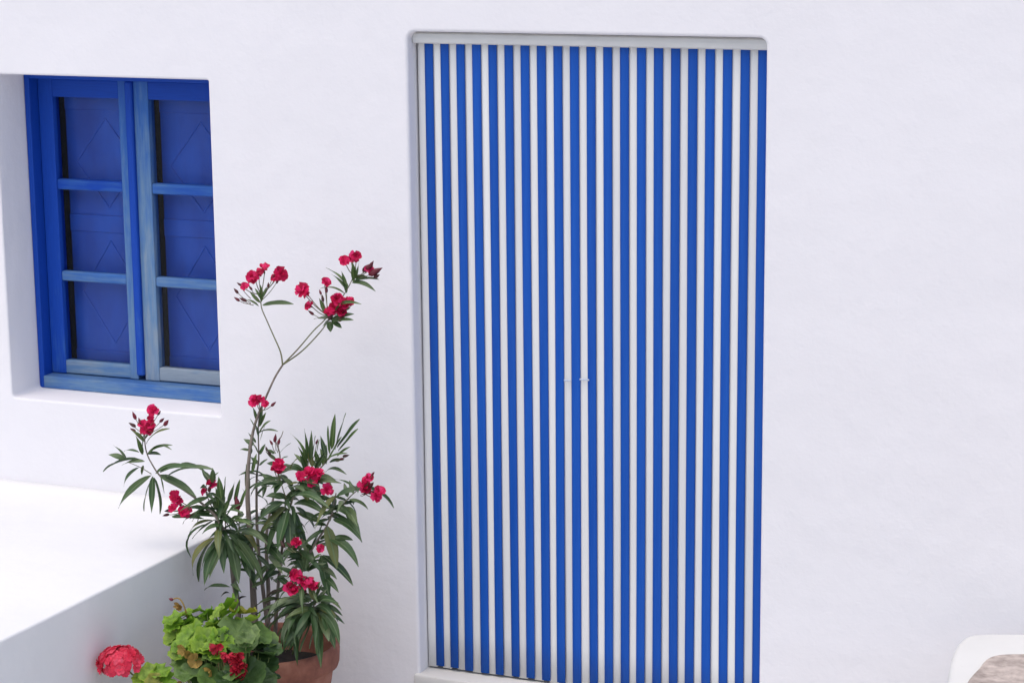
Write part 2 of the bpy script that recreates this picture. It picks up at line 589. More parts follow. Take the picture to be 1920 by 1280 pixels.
# ------------------------------------------------------------------ step on the right
stp = empty('whitewashed_step', (2.2, -.6, GZ))
tag(stp, 'whitewashed step corner with a brown stone on top, bottom right', 'step')
STZ = .40
def slab(name, poly, z0, z1, rr, parent, mat, rough=0.0):
    bm = bmesh.new()
    for _ in range(2):                        # round the corners off
        q = []
        for i, a in enumerate(poly):
            b = poly[(i + 1) % len(poly)]
            q += [(a[0] * .75 + b[0] * .25, a[1] * .75 + b[1] * .25), (a[0] * .25 + b[0] * .75, a[1] * .25 + b[1] * .75)]
        poly = q
    pts = subdivide(poly, .04)
    n = len(pts)
    cx = sum(p[0] for p in pts) / n; cy = sum(p[1] for p in pts) / n
    rings = []
    def ring(ins, z):
        vv = []
        for x, y in pts:
            d = V((cx - x, cy - y)); d.normalize()
            j = rough * noise.noise(V((x * 14, y * 14, z * 3)))
            vv.append(bm.verts.new((x + d.x * (ins + j), y + d.y * (ins + j), z + rough * .6 * noise.noise(V((x * 9, y * 9, 5))))))
        rings.append(vv)
    ring(0, z0)
    for k in range(6):
        a = R(90 * k / 5)
        ring(rr * (1 - math.cos(a)), z1 - rr + rr * math.sin(a))
    for ins in (.06, .14):
        ring(rr + ins, z1)
    for i in range(len(rings) - 1):
        for k in range(n):
            f = bm.faces.new((rings[i][k], rings[i][(k + 1) % n], rings[i + 1][(k + 1) % n], rings[i + 1][k]))
            f.smooth = True
    c = bm.verts.new((cx, cy, z1))
    for k in range(n):
        f = bm.faces.new((rings[-1][k], rings[-1][(k + 1) % n], c)); f.smooth = True
    return obj(name, mesh_of(bm, name), parent, mat=mat)
slab('step_body', [(1.80, -1.15), (2.9, -1.15), (2.9, -.03), (2.1, -.03), (1.846, -.137), (1.745, -.183), (1.712, -.203), (1.697, -.235), (1.699, -.33), (1.712, -.46), (1.737, -.597)], GZ - .02, STZ, .02, stp, M['step'], .004)
slab('flagstone', [(1.85, -1.0), (2.45, -.95), (2.35, -.2), (1.95, -.30), (1.88, -.322), (1.838, -.340), (1.808, -.370), (1.795, -.42), (1.787, -.49), (1.785, -.6)], STZ - .02, STZ + .008, .008, stp, M['flagstone'], .009)

# ------------------------------------------------------------------ strip curtain
cur = empty('strip_curtain', (DW / 2, .055, 0))
tag(cur, 'blue and white striped door curtain of hanging plastic strips in doorway', 'curtain')
bm = bmesh.new()
rp = [(.034, 1.914), (.030, 1.918), (.029, 1.93), (.031, 1.942), (.037, 1.9465), (.078, 1.9465), (.078, 1.914)]
va = [bm.verts.new((.003, y, z)) for y, z in rp]
vb = [bm.verts.new((DW - .003, y, z)) for y, z in rp]
for k in range(len(rp)):
    bm.faces.new((va[k], va[(k + 1) % len(rp)], vb[(k + 1) % len(rp)], vb[k]))
bm.faces.new(va); bm.faces.new(vb)
obj('header_rail', mesh_of(bm, 'header_rail'), cur, mat=M['rail'])
PER, X0 = .05039, .0288
def strip_mesh(name, w, bow, sway, ph, z0, z1, tw):
    bm = bmesh.new()
    nz, nx = 16, 4
    front, back = [], []
    for i in range(nz + 1):
        s = i / nz                            # 0 at the top
        z = z1 + (z0 - z1) * s
        ox = sway * s * s + .0011 * math.sin(ph + 5.2 * s) * s
        oy = .0012 * math.sin(ph * 1.7 + 4 * s) * s
        ang = tw * math.sin(ph + 2.6 * s) * min(1, s * 4)
        fr, bk_ = [], []
        for k in range(nx + 1):
            u = (k / nx - .5) * w
            dy = -bow * (1 - (2 * u / w) ** 2)
            x = u * math.cos(ang) + ox
            y = dy + u * math.sin(ang) + oy
            fr.append(bm.verts.new((x, y, z)))
            bk_.append(bm.verts.new((x, y + .0011, z)))
        front.append(fr); back.append(bk_)
    for i in range(nz):
        for k in range(nx):
            f = bm.faces.new((front[i][k], front[i][k + 1], front[i + 1][k + 1], front[i + 1][k])); f.smooth = True
            f = bm.faces.new((back[i][k + 1], back[i][k], back[i + 1][k], back[i + 1][k + 1])); f.smooth = True
        bm.faces.new((front[i][0], front[i + 1][0], back[i + 1][0], back[i][0]))
        bm.faces.new((front[i][nx], back[i][nx], back[i + 1][nx], front[i + 1][nx]))
    for k in range(nx):
        bm.faces.new((front[nz][k], front[nz][k + 1], back[nz][k + 1], back[nz][k]))
    me = bpy.data.meshes.new(name)
    bm.to_mesh(me); bm.free()
    return me
for i in range(21):
    c = X0 + PER * i + .0138
    z0 = .0126 + random.uniform(-.004, .003)
    me = strip_mesh('blue_strip', 0.0268 + random.uniform(-.0006, .0006), .0013, random.uniform(-.0012, .0012), random.uniform(0, 6), z0, 1.916, random.uniform(.01, .05))
    obj('blue_strip', me, cur, Matrix.Translation((c, .0545, 0)), M['strip_blue'])
for i in range(22):
    c = X0 + PER * i - .0113
    if i == 0:
        c += .0005
    z0 = .0045 + random.uniform(-.002, .003)
    if c + .016 > DW:
        continue
    me = strip_mesh('white_strip', .0306, .0008, random.uniform(-.001, .001), random.uniform(0, 6), z0, 1.916, random.uniform(0, .03))
    obj('white_strip', me, cur, Matrix.Translation((c + (.0028 if i == 0 else 0), .0588, 0)), M['strip_white'])
me = strip_mesh('white_strip', .0180, .0008, 0, 2.0, .005, 1.916, .01)      # narrow end strip against the right jamb
obj('white_strip', me, cur, Matrix.Translation((DW - .0105, .0588, 0)), M['strip_white'])
for (kx, kz, kw) in ((.472, .943, .011), (.525, .9495, .015)):
    obj('cord_clip', box_mesh('cord_clip', kx - kw, kx + kw, .0475, .0500, kz - .002, kz + .003, .001, 1), cur, mat=M['clip'])

# ------------------------------------------------------------------ terracotta pots
def pot(name, loc, r, h, label, group=None):
    root = empty(name, loc)
    tag(root, label, 'pot')
    mw = Matrix.Translation(loc)
    k = r
    prof = [(.62 * k, 0), (.64 * k, .012), (.74 * k, h * .35), (.86 * k, h * .70), (.90 * k, h * .80), (.905 * k, h * .805),
            (.975 * k, h * .825), (1.0 * k, h * .86), (1.01 * k, h * .95), (.995 * k, h * .985), (.965 * k, h), (.925 * k, h * .995), (.90 * k, h * .96), (.875 * k, h * .80), (.85 * k, h * .78)]
    obj('pot_body', lathe_mesh('pot_body', prof, 56, .004), root, mw, M['terracotta'])
    bm = bmesh.new()
    rings = []
    c = bm.verts.new((0, 0, h * .80))
    for q in range(1, 9):
        rings.append([bm.verts.new((r * .868 * q / 8 * math.cos(a), r * .868 * q / 8 * math.sin(a), h * .79 + .010 * noise.noise(V((r * q * 9 * math.cos(a), r * q * 9 * math.sin(a), 2))))) for a in [2 * math.pi * s / 28 for s in range(28)]])
    for s in range(28):
        bm.faces.new((c, rings[0][s], rings[0][(s + 1) % 28]))
        for q in range(7):
            bm.faces.new((rings[q][s], rings[q + 1][s], rings[q + 1][(s + 1) % 28], rings[q][(s + 1) % 28]))
    obj('soil', mesh_of(bm, 'soil', True), root, mw, M['soil'])
    return root
POT = V((-.268, -.425, GZ))
pot('terracotta_pot', POT, .19, .385, 'large terracotta pot with thick rim holding the tall oleander')
GPOT = V((-.20, -.80, GZ))
pot('terracotta_pot', GPOT, .14, .27, 'smaller terracotta pot under the geranium, in front of the oleander pot')

# ------------------------------------------------------------------ plant layout (metres)
OLEANDER_STEMS = [
    ([(-0.334,-0.42,0.176),(-0.333,-0.42,0.315),(-0.344,-0.41,0.522),(-0.358,-0.39,0.644),(-0.358,-0.37,0.751),(-0.348,-0.35,0.835),(-0.323,-0.33,0.907),(-0.3,-0.31,0.968),(-0.278,-0.3,1.006)],12,3.0),
    ([(-0.278,-0.3,1.006),(-0.289,-0.29,1.041),(-0.314,-0.28,1.082),(-0.337,-0.28,1.131),(-0.353,-0.28,1.169),(-0.353,-0.28,1.216)],2.6,1.6),
    ([(-0.278,-0.3,1.006),(-0.238,-0.28,1.051),(-0.19,-0.27,1.107),(-0.158,-0.27,1.136),(-0.136,-0.27,1.161)],2.4,1.6),
    ([(-0.274,-0.3,1.009),(-0.23,-0.27,1.044),(-0.185,-0.24,1.097),(-0.166,-0.22,1.131),(-0.133,-0.2,1.192),(-0.106,-0.2,1.233),(-0.086,-0.2,1.273)],2.4,1.4),
    ([(-0.292,-0.4,0.174),(-0.315,-0.39,0.324),(-0.341,-0.37,0.495),(-0.349,-0.35,0.666),(-0.345,-0.34,0.729),(-0.343,-0.34,0.825),(-0.333,-0.34,0.882)],8,1.8),
    ([(-0.318,-0.38,0.156),(-0.311,-0.37,0.335),(-0.316,-0.36,0.511),(-0.28,-0.35,0.673),(-0.269,-0.35,0.746),(-0.281,-0.35,0.788)],9,1.8),
    ([(-0.276,-0.35,0.788),(-0.263,-0.35,0.805),(-0.256,-0.35,0.822)],1.8,1.2),
    ([(-0.367,-0.45,0.198),(-0.365,-0.46,0.324),(-0.37,-0.47,0.407),(-0.37,-0.48,0.49),(-0.38,-0.49,0.54),(-0.402,-0.5,0.591),(-0.452,-0.51,0.637),(-0.501,-0.52,0.671),(-0.558,-0.53,0.7),(-0.585,-0.54,0.743),(-0.601,-0.54,0.778),(-0.604,-0.54,0.821),(-0.596,-0.54,0.85)],10,1.6),
    ([(-0.593,-0.53,0.708),(-0.631,-0.53,0.725),(-0.67,-0.53,0.736)],1.4,1),
    ([(-0.397,-0.5,0.586),(-0.424,-0.49,0.623),(-0.438,-0.49,0.662),(-0.429,-0.49,0.707)],2,1.4),
    ([(-0.41,-0.5,0.6),(-0.453,-0.51,0.621),(-0.482,-0.52,0.617)],1.8,1.2),
    ([(-0.381,-0.48,0.529),(-0.391,-0.47,0.597),(-0.395,-0.46,0.666)],2.2,1.4),
    ([(-0.372,-0.46,0.468),(-0.362,-0.44,0.544),(-0.367,-0.43,0.605)],2,1.4),
    ([(-0.269,-0.42,0.184),(-0.249,-0.43,0.344),(-0.22,-0.44,0.511),(-0.194,-0.44,0.625),(-0.164,-0.42,0.694),(-0.152,-0.4,0.745),(-0.151,-0.39,0.782)],7,2),
    ([(-0.19,-0.44,0.628),(-0.166,-0.45,0.681),(-0.148,-0.46,0.713)],2.2,1.5),
    ([(-0.194,-0.44,0.617),(-0.203,-0.46,0.684),(-0.208,-0.47,0.726)],2,1.4),
    ([(-0.168,-0.42,0.685),(-0.129,-0.37,0.727),(-0.107,-0.35,0.76),(-0.096,-0.33,0.788)],2.6,1.6),
    ([(-0.225,-0.45,0.207),(-0.183,-0.47,0.364),(-0.127,-0.48,0.481),(-0.091,-0.47,0.545),(-0.065,-0.46,0.588),(-0.052,-0.45,0.626),(-0.044,-0.45,0.658),(-0.038,-0.45,0.683)],6,2),
    ([(-0.056,-0.45,0.613),(-0.028,-0.44,0.641),(-0.001,-0.44,0.672),(0.033,-0.44,0.702),(0.058,-0.44,0.715)],2,1.4),
    ([(-0.13,-0.49,0.468),(-0.112,-0.53,0.453),(-0.104,-0.56,0.447)],2,1.4),
    ([(-0.194,-0.46,0.206),(-0.146,-0.49,0.278),(-0.094,-0.52,0.35),(-0.064,-0.53,0.388)],4,1.8),
    ([(-0.128,-0.48,0.476),(-0.136,-0.5,0.521),(-0.132,-0.52,0.546)],1.8,1.2),
    ([(-0.1,-0.47,0.535),(-0.068,-0.5,0.534)],1.6,1.2),
]
OLEANDER_LEAVES = [
    (-0.6,-0.54,0.799,-0.508,-0.559,0.857,0.017,0.1),
    (-0.603,-0.54,0.805,-0.632,-0.565,0.843,0.0153,0.05),
    (-0.612,-0.54,0.766,-0.628,-0.551,0.826,0.0187,0),
    (-0.616,-0.54,0.766,-0.592,-0.563,0.833,0.017,0),
    (-0.667,-0.54,0.745,-0.694,-0.567,0.794,0.017,0.05),
    (-0.671,-0.54,0.745,-0.723,-0.551,0.759,0.017,0.08),
    (-0.623,-0.54,0.771,-0.686,-0.526,0.766,0.0085,0.1),
    (-0.598,-0.54,0.767,-0.517,-0.532,0.801,0.0136,0.15),
    (-0.598,-0.54,0.771,-0.556,-0.533,0.769,0.0136,0.1),
    (-0.585,-0.54,0.784,-0.504,-0.559,0.795,0.0102,0.15),
    (-0.624,-0.54,0.752,-0.748,-0.544,0.704,0.0187,0.12),
    (-0.606,-0.54,0.746,-0.675,-0.557,0.733,0.017,0.1),
    (-0.631,-0.53,0.725,-0.67,-0.559,0.67,0.0153,0.15),
    (-0.591,-0.53,0.705,-0.689,-0.563,0.605,0.0238,0.08),
    (-0.59,-0.53,0.701,-0.582,-0.556,0.598,0.017,0),
    (-0.588,-0.53,0.701,-0.636,-0.511,0.587,0.0221,0.03),
    (-0.586,-0.53,0.698,-0.578,-0.517,0.586,0.0221,0.03),
    (-0.579,-0.53,0.71,-0.49,-0.518,0.743,0.0153,0.15),
    (-0.492,-0.53,0.749,-0.42,-0.519,0.728,0.0136,0.1),
    (-0.564,-0.53,0.716,-0.419,-0.558,0.75,0.0187,0.1),
    (-0.547,-0.53,0.701,-0.375,-0.55,0.747,0.0255,0.08),
    (-0.568,-0.53,0.707,-0.447,-0.53,0.654,0.0272,0.03),
    (-0.62,-0.53,0.731,-0.63,-0.523,0.7,0.0102,0),
    (-0.564,-0.53,0.708,-0.562,-0.515,0.648,0.0136,0),
    (-0.416,-0.49,0.688,-0.46,-0.472,0.719,0.0187,0),
    (-0.412,-0.49,0.688,-0.391,-0.529,0.745,0.0187,0),
    (-0.423,-0.49,0.687,-0.393,-0.491,0.722,0.0136,0.05),
    (-0.388,-0.49,0.643,-0.396,-0.487,0.708,0.0187,0),
    (-0.379,-0.49,0.636,-0.366,-0.499,0.713,0.0187,0),
    (-0.366,-0.49,0.629,-0.323,-0.522,0.708,0.0153,0),
    (-0.344,-0.49,0.639,-0.318,-0.501,0.711,0.0136,0),
    (-0.371,-0.49,0.62,-0.394,-0.529,0.668,0.0153,0.05),
    (-0.398,-0.49,0.602,-0.436,-0.468,0.643,0.017,0),
    (-0.39,-0.49,0.595,-0.368,-0.473,0.643,0.017,0),
    (-0.394,-0.49,0.61,-0.402,-0.496,0.679,0.017,0),
    (-0.373,-0.49,0.589,-0.31,-0.513,0.641,0.0153,0.1),
    (-0.407,-0.49,0.593,-0.463,-0.47,0.609,0.0153,0.1),
    (-0.333,-0.49,0.624,-0.341,-0.494,0.664,0.0136,0),
    (-0.328,-0.49,0.622,-0.315,-0.471,0.677,0.0119,0),
    (-0.431,-0.51,0.596,-0.517,-0.494,0.556,0.0119,0.15),
    (-0.543,-0.51,0.58,-0.432,-0.518,0.587,0.0153,0.05),
    (-0.418,-0.51,0.573,-0.475,-0.525,0.468,0.0136,0.3),
    (-0.405,-0.51,0.583,-0.486,-0.512,0.535,0.0119,0.15),
    (-0.413,-0.51,0.606,-0.485,-0.524,0.59,0.0136,0.1),
    (-0.373,-0.51,0.597,-0.289,-0.543,0.624,0.0153,0.15),
    (-0.399,-0.5,0.533,-0.464,-0.536,0.419,0.0221,0.2),
    (-0.41,-0.5,0.527,-0.481,-0.479,0.381,0.0272,0.12),
    (-0.392,-0.5,0.522,-0.411,-0.565,0.403,0.0272,0.08),
    (-0.378,-0.5,0.524,-0.394,-0.565,0.424,0.0221,0.05),
    (-0.369,-0.5,0.536,-0.347,-0.5,0.431,0.0255,0.03),
    (-0.357,-0.5,0.529,-0.312,-0.539,0.411,0.0289,0),
    (-0.343,-0.5,0.523,-0.276,-0.51,0.442,0.0255,0.1),
    (-0.334,-0.5,0.532,-0.247,-0.517,0.423,0.0238,0.1),
    (-0.342,-0.5,0.547,-0.218,-0.532,0.537,0.0238,0.2),
    (-0.325,-0.5,0.548,-0.232,-0.458,0.496,0.0238,0.2),
    (-0.359,-0.5,0.561,-0.258,-0.548,0.592,0.0187,0.2),
    (-0.333,-0.5,0.571,-0.263,-0.524,0.593,0.017,0.15),
    (-0.377,-0.5,0.567,-0.424,-0.547,0.548,0.0153,0.2),
    (-0.36,-0.5,0.545,-0.31,-0.499,0.486,0.0221,0.1),
    (-0.386,-0.5,0.542,-0.36,-0.539,0.436,0.0204,0.02),
    (-0.368,-0.5,0.568,-0.297,-0.53,0.61,0.017,0.1),
    (-0.342,-0.5,0.563,-0.383,-0.486,0.602,0.017,0.05),
    (-0.345,-0.34,0.841,-0.351,-0.355,0.888,0.0136,0),
    (-0.338,-0.34,0.833,-0.325,-0.343,0.883,0.0153,0),
    (-0.342,-0.34,0.825,-0.323,-0.327,0.867,0.0136,0),
    (-0.351,-0.34,0.816,-0.355,-0.365,0.854,0.0136,0),
    (-0.344,-0.34,0.801,-0.287,-0.367,0.855,0.0102,0.05),
    (-0.344,-0.34,0.806,-0.268,-0.359,0.823,0.0102,0.1),
    (-0.36,-0.34,0.768,-0.398,-0.333,0.783,0.0153,0.05),
    (-0.352,-0.34,0.776,-0.379,-0.34,0.806,0.0119,0),
    (-0.341,-0.34,0.793,-0.343,-0.359,0.84,0.0153,0),
    (-0.338,-0.34,0.785,-0.314,-0.354,0.834,0.0136,0),
    (-0.371,-0.34,0.751,-0.396,-0.361,0.757,0.0085,0.1),
    (-0.368,-0.34,0.743,-0.373,-0.348,0.772,0.0119,0),
    (-0.345,-0.34,0.745,-0.349,-0.368,0.786,0.0136,0),
    (-0.343,-0.34,0.742,-0.323,-0.337,0.775,0.0119,0),
    (-0.348,-0.34,0.712,-0.379,-0.327,0.729,0.0119,0.05),
    (-0.344,-0.34,0.709,-0.324,-0.324,0.727,0.0102,0.05),
    (-0.368,-0.37,0.634,-0.373,-0.366,0.72,0.0187,0),
    (-0.351,-0.37,0.695,-0.341,-0.359,0.75,0.0136,0),
    (-0.359,-0.37,0.622,-0.319,-0.389,0.671,0.0119,0.05),
    (-0.367,-0.37,0.605,-0.379,-0.381,0.647,0.0136,0),
    (-0.296,-0.37,0.668,-0.329,-0.359,0.695,0.0119,0.05),
    (-0.268,-0.35,0.757,-0.235,-0.343,0.787,0.0085,0.05),
    (-0.286,-0.35,0.752,-0.308,-0.36,0.766,0.0102,0.05),
    (-0.283,-0.35,0.733,-0.326,-0.335,0.753,0.0119,0),
    (-0.278,-0.35,0.724,-0.242,-0.35,0.748,0.0119,0.08),
    (-0.275,-0.35,0.718,-0.319,-0.341,0.718,0.0119,0.1),
    (-0.276,-0.35,0.705,-0.226,-0.366,0.727,0.0136,0.1),
    (-0.156,-0.4,0.748,-0.193,-0.421,0.837,0.0136,0.15),
    (-0.152,-0.4,0.757,-0.155,-0.409,0.852,0.017,0),
    (-0.143,-0.4,0.758,-0.125,-0.423,0.853,0.0136,0),
    (-0.138,-0.4,0.754,-0.119,-0.412,0.835,0.0119,0),
    (-0.156,-0.4,0.737,-0.205,-0.384,0.768,0.0153,0.05),
    (-0.151,-0.4,0.737,-0.176,-0.414,0.8,0.0136,0.05),
    (-0.13,-0.4,0.75,-0.097,-0.43,0.83,0.0136,0),
    (-0.13,-0.4,0.731,-0.078,-0.428,0.793,0.0153,0),
    (-0.158,-0.4,0.729,-0.165,-0.422,0.777,0.017,0),
    (-0.137,-0.4,0.738,-0.153,-0.392,0.793,0.0153,0),
    (-0.142,-0.4,0.73,-0.105,-0.413,0.784,0.0153,0),
    (-0.165,-0.4,0.72,-0.199,-0.416,0.748,0.0136,0.1),
    (-0.155,-0.4,0.713,-0.175,-0.425,0.746,0.0136,0.05),
    (-0.118,-0.35,0.755,-0.144,-0.333,0.815,0.017,0.02),
    (-0.107,-0.35,0.768,-0.105,-0.36,0.853,0.0136,0),
    (-0.1,-0.35,0.782,-0.076,-0.37,0.892,0.0187,0),
    (-0.089,-0.35,0.782,-0.038,-0.377,0.9,0.0255,0),
    (-0.082,-0.35,0.789,0.005,-0.377,0.886,0.0102,0.02),
    (-0.079,-0.35,0.779,-0.003,-0.372,0.856,0.0102,0.02),
    (-0.083,-0.35,0.763,-0.041,-0.348,0.794,0.0102,0.05),
    (-0.122,-0.35,0.711,-0.042,-0.373,0.718,0.0136,0.2),
    (-0.13,-0.35,0.735,-0.036,-0.378,0.783,0.0119,0.1),
    (-0.14,-0.35,0.718,-0.187,-0.356,0.763,0.0153,0),
    (-0.139,-0.35,0.726,-0.145,-0.368,0.78,0.0153,0),
    (-0.13,-0.35,0.731,-0.126,-0.332,0.789,0.017,0),
    (-0.113,-0.35,0.749,-0.055,-0.374,0.829,0.0153,0),
    (-0.118,-0.35,0.736,-0.135,-0.355,0.783,0.0153,0),
    (-0.108,-0.35,0.743,-0.065,-0.343,0.751,0.0119,0.12),
    (-0.225,-0.45,0.703,-0.305,-0.466,0.659,0.017,0.15),
    (-0.191,-0.45,0.699,-0.284,-0.424,0.666,0.0153,0.1),
    (-0.181,-0.45,0.739,-0.147,-0.461,0.779,0.0153,0.1),
    (-0.208,-0.45,0.705,-0.232,-0.478,0.683,0.0153,0.05),
    (-0.2,-0.45,0.682,-0.148,-0.465,0.707,0.017,0.1),
    (-0.183,-0.45,0.684,-0.109,-0.492,0.686,0.017,0.15),
    (-0.174,-0.45,0.692,-0.2,-0.465,0.717,0.0153,0.05),
    (-0.157,-0.45,0.702,-0.074,-0.477,0.706,0.0153,0.15),
    (-0.191,-0.45,0.707,-0.235,-0.431,0.71,0.0153,0.1),
    (-0.14,-0.45,0.692,-0.08,-0.435,0.666,0.017,0.15),
    (-0.131,-0.45,0.704,-0.016,-0.459,0.717,0.0136,0.1),
    (-0.147,-0.45,0.687,-0.101,-0.493,0.663,0.0187,0.05),
    (-0.191,-0.47,0.649,-0.272,-0.506,0.578,0.0289,0.1),
    (-0.188,-0.47,0.633,-0.266,-0.507,0.547,0.0272,0.05),
    (-0.183,-0.47,0.626,-0.2,-0.51,0.506,0.0289,0.03),
    (-0.178,-0.47,0.618,-0.158,-0.508,0.502,0.0272,0),
    (-0.169,-0.47,0.627,-0.137,-0.447,0.502,0.0272,0.02),
    (-0.162,-0.47,0.644,-0.036,-0.516,0.636,0.0255,0.15),
    (-0.165,-0.47,0.659,-0.021,-0.525,0.661,0.0238,0.2),
    (-0.173,-0.47,0.666,-0.108,-0.441,0.671,0.0187,0.2),
    (-0.199,-0.47,0.656,-0.251,-0.476,0.659,0.017,0.2),
    (-0.192,-0.47,0.617,-0.266,-0.435,0.509,0.0238,0.1),
    (-0.204,-0.47,0.616,-0.246,-0.491,0.472,0.0238,0.05),
    (-0.157,-0.47,0.636,-0.113,-0.444,0.571,0.0238,0.1),
    (-0.183,-0.47,0.61,-0.153,-0.467,0.541,0.0221,0.03),
    (-0.075,-0.46,0.598,-0.125,-0.447,0.504,0.0306,0.02),
    (-0.086,-0.46,0.598,-0.168,-0.45,0.614,0.0187,0.1),
    (-0.044,-0.46,0.609,0.048,-0.47,0.557,0.0255,0.22),
    (-0.004,-0.46,0.649,0.055,-0.503,0.608,0.0238,0.1),
    (-0.001,-0.46,0.633,0.058,-0.493,0.578,0.0187,0.1),
    (0.009,-0.46,0.673,0.057,-0.44,0.642,0.0102,0.2),
    (0.004,-0.46,0.678,-0.018,-0.438,0.712,0.0136,0),
    (0.021,-0.46,0.69,-0.002,-0.436,0.721,0.0119,0),
    (-0.065,-0.46,0.588,-0.024,-0.483,0.471,0.0289,0.03),
    (-0.071,-0.46,0.556,0.031,-0.457,0.476,0.0255,0.25),
    (-0.045,-0.46,0.554,0.01,-0.446,0.549,0.0204,0.1),
    (-0.088,-0.46,0.546,-0.041,-0.459,0.562,0.0153,0.1),
    (-0.081,-0.46,0.499,0.006,-0.445,0.414,0.0221,0.12),
    (-0.086,-0.46,0.499,-0.06,-0.468,0.379,0.0272,0),
    (-0.092,-0.46,0.403,-0.057,-0.458,0.376,0.0153,0.1),
    (-0.097,-0.46,0.529,-0.161,-0.455,0.473,0.0187,0.1),
    (-0.017,-0.46,0.647,0.022,-0.489,0.635,0.0119,0.1),
    (-0.118,-0.5,0.463,-0.14,-0.486,0.527,0.017,0),
    (-0.118,-0.5,0.463,-0.112,-0.484,0.525,0.017,0),
    (-0.112,-0.5,0.463,-0.051,-0.526,0.525,0.0153,0.05),
    (-0.121,-0.5,0.462,-0.175,-0.483,0.48,0.0153,0.05),
    (-0.113,-0.5,0.46,-0.057,-0.484,0.485,0.0153,0.1),
    (-0.121,-0.5,0.459,-0.154,-0.498,0.518,0.0153,0),
    (-0.111,-0.5,0.46,-0.068,-0.528,0.512,0.0153,0),
    (-0.083,-0.53,0.37,-0.223,-0.504,0.284,0.0204,0.15),
    (-0.078,-0.53,0.362,-0.146,-0.578,0.271,0.0238,0.1),
    (-0.075,-0.53,0.347,-0.169,-0.497,0.202,0.0255,0.05),
    (-0.084,-0.53,0.33,-0.129,-0.526,0.225,0.0238,0),
    (-0.072,-0.53,0.347,-0.031,-0.584,0.209,0.0255,0.03),
    (-0.061,-0.53,0.357,0.025,-0.574,0.283,0.0255,0.2),
    (-0.058,-0.53,0.365,-0.005,-0.529,0.342,0.0187,0.1),
    (-0.062,-0.53,0.38,0.014,-0.535,0.37,0.0153,0.3),
    (-0.074,-0.53,0.387,-0.019,-0.518,0.396,0.0136,0.15),
    (-0.091,-0.53,0.377,-0.197,-0.501,0.346,0.0187,0.2),
    (-0.108,-0.53,0.383,-0.194,-0.569,0.342,0.0204,0.2),
    (-0.125,-0.53,0.389,-0.201,-0.59,0.332,0.0187,0.2),
    (-0.065,-0.53,0.388,-0.049,-0.501,0.414,0.0153,0),
    (-0.058,-0.53,0.349,-0.001,-0.589,0.293,0.0238,0.05),
    (-0.07,-0.53,0.387,-0.106,-0.506,0.415,0.0153,0),
    (-0.078,-0.53,0.375,-0.107,-0.579,0.409,0.017,0.12),
    (-0.065,-0.53,0.348,-0.105,-0.512,0.234,0.0221,0.02),
    (-0.1,-0.53,0.36,-0.188,-0.515,0.281,0.0204,0.12),
    (-0.057,-0.53,0.378,-0.032,-0.506,0.379,0.0153,0.1),
    (-0.074,-0.53,0.382,-0.045,-0.537,0.439,0.0136,0),
    (-0.386,-0.46,0.37,-0.485,-0.442,0.343,0.0119,0.15),
    (-0.387,-0.46,0.35,-0.403,-0.49,0.346,0.0085,0.3),
    (-0.315,-0.46,0.378,-0.271,-0.457,0.398,0.0136,0.05),
    (-0.198,-0.46,0.343,-0.311,-0.481,0.285,0.017,0.1),
    (-0.206,-0.46,0.35,-0.287,-0.441,0.323,0.0153,0.1),
    (-0.365,-0.46,0.324,-0.34,-0.449,0.343,0.0119,0.2),
    (-0.267,-0.46,0.351,-0.208,-0.471,0.385,0.0136,0.1),
    (-0.244,-0.46,0.402,-0.191,-0.467,0.426,0.0153,0.1),
    (-0.264,-0.46,0.448,-0.28,-0.503,0.411,0.017,0.1),
    (-0.254,-0.46,0.481,-0.189,-0.503,0.445,0.0187,0.1),
    (-0.23,-0.46,0.42,-0.182,-0.462,0.378,0.0187,0.1),
    (-0.243,-0.46,0.305,-0.3,-0.47,0.261,0.017,0.1),
    (-0.216,-0.46,0.309,-0.174,-0.443,0.284,0.017,0.1),
    (-0.349,-0.28,1.174,-0.246,-0.281,1.184,0.017,0.05),
    (-0.354,-0.28,1.193,-0.363,-0.296,1.226,0.0119,0),
    (-0.352,-0.28,1.19,-0.329,-0.288,1.23,0.0119,0),
    (-0.356,-0.28,1.18,-0.393,-0.275,1.21,0.0119,0),
    (-0.351,-0.28,1.184,-0.352,-0.283,1.236,0.0153,0),
    (-0.36,-0.28,1.169,-0.394,-0.3,1.192,0.0102,0.1),
    (-0.137,-0.27,1.147,-0.192,-0.263,1.14,0.0204,0.03),
    (-0.133,-0.27,1.142,-0.061,-0.264,1.164,0.017,0.05),
    (-0.13,-0.27,1.139,-0.051,-0.287,1.151,0.0153,0.03),
    (-0.137,-0.27,1.139,-0.133,-0.273,1.108,0.017,0),
    (-0.13,-0.27,1.142,-0.094,-0.278,1.123,0.0153,0),
    (-0.14,-0.27,1.142,-0.164,-0.265,1.12,0.0153,0),
    (-0.133,-0.27,1.15,-0.161,-0.28,1.184,0.0153,0),
    (-0.124,-0.27,1.155,-0.027,-0.283,1.198,0.0136,0.2),
    (-0.147,-0.27,1.157,-0.167,-0.274,1.206,0.0136,0),
    (-0.112,-0.27,1.159,-0.074,-0.259,1.18,0.017,0.05),
    (-0.09,-0.2,1.25,-0.087,-0.217,1.309,0.0221,0),
    (-0.083,-0.2,1.255,-0.065,-0.216,1.305,0.0204,0),
    (-0.094,-0.2,1.245,-0.084,-0.2,1.291,0.0187,0),
    (-0.106,-0.2,1.225,-0.185,-0.192,1.279,0.0119,0.1),
    (-0.112,-0.2,1.217,-0.162,-0.204,1.264,0.0119,0.1),
    (-0.097,-0.2,1.242,-0.019,-0.206,1.222,0.0136,0.15),
    (-0.094,-0.2,1.245,-0.013,-0.193,1.255,0.0102,0.1),
    (-0.115,-0.2,1.209,-0.133,-0.195,1.273,0.0136,0.05),
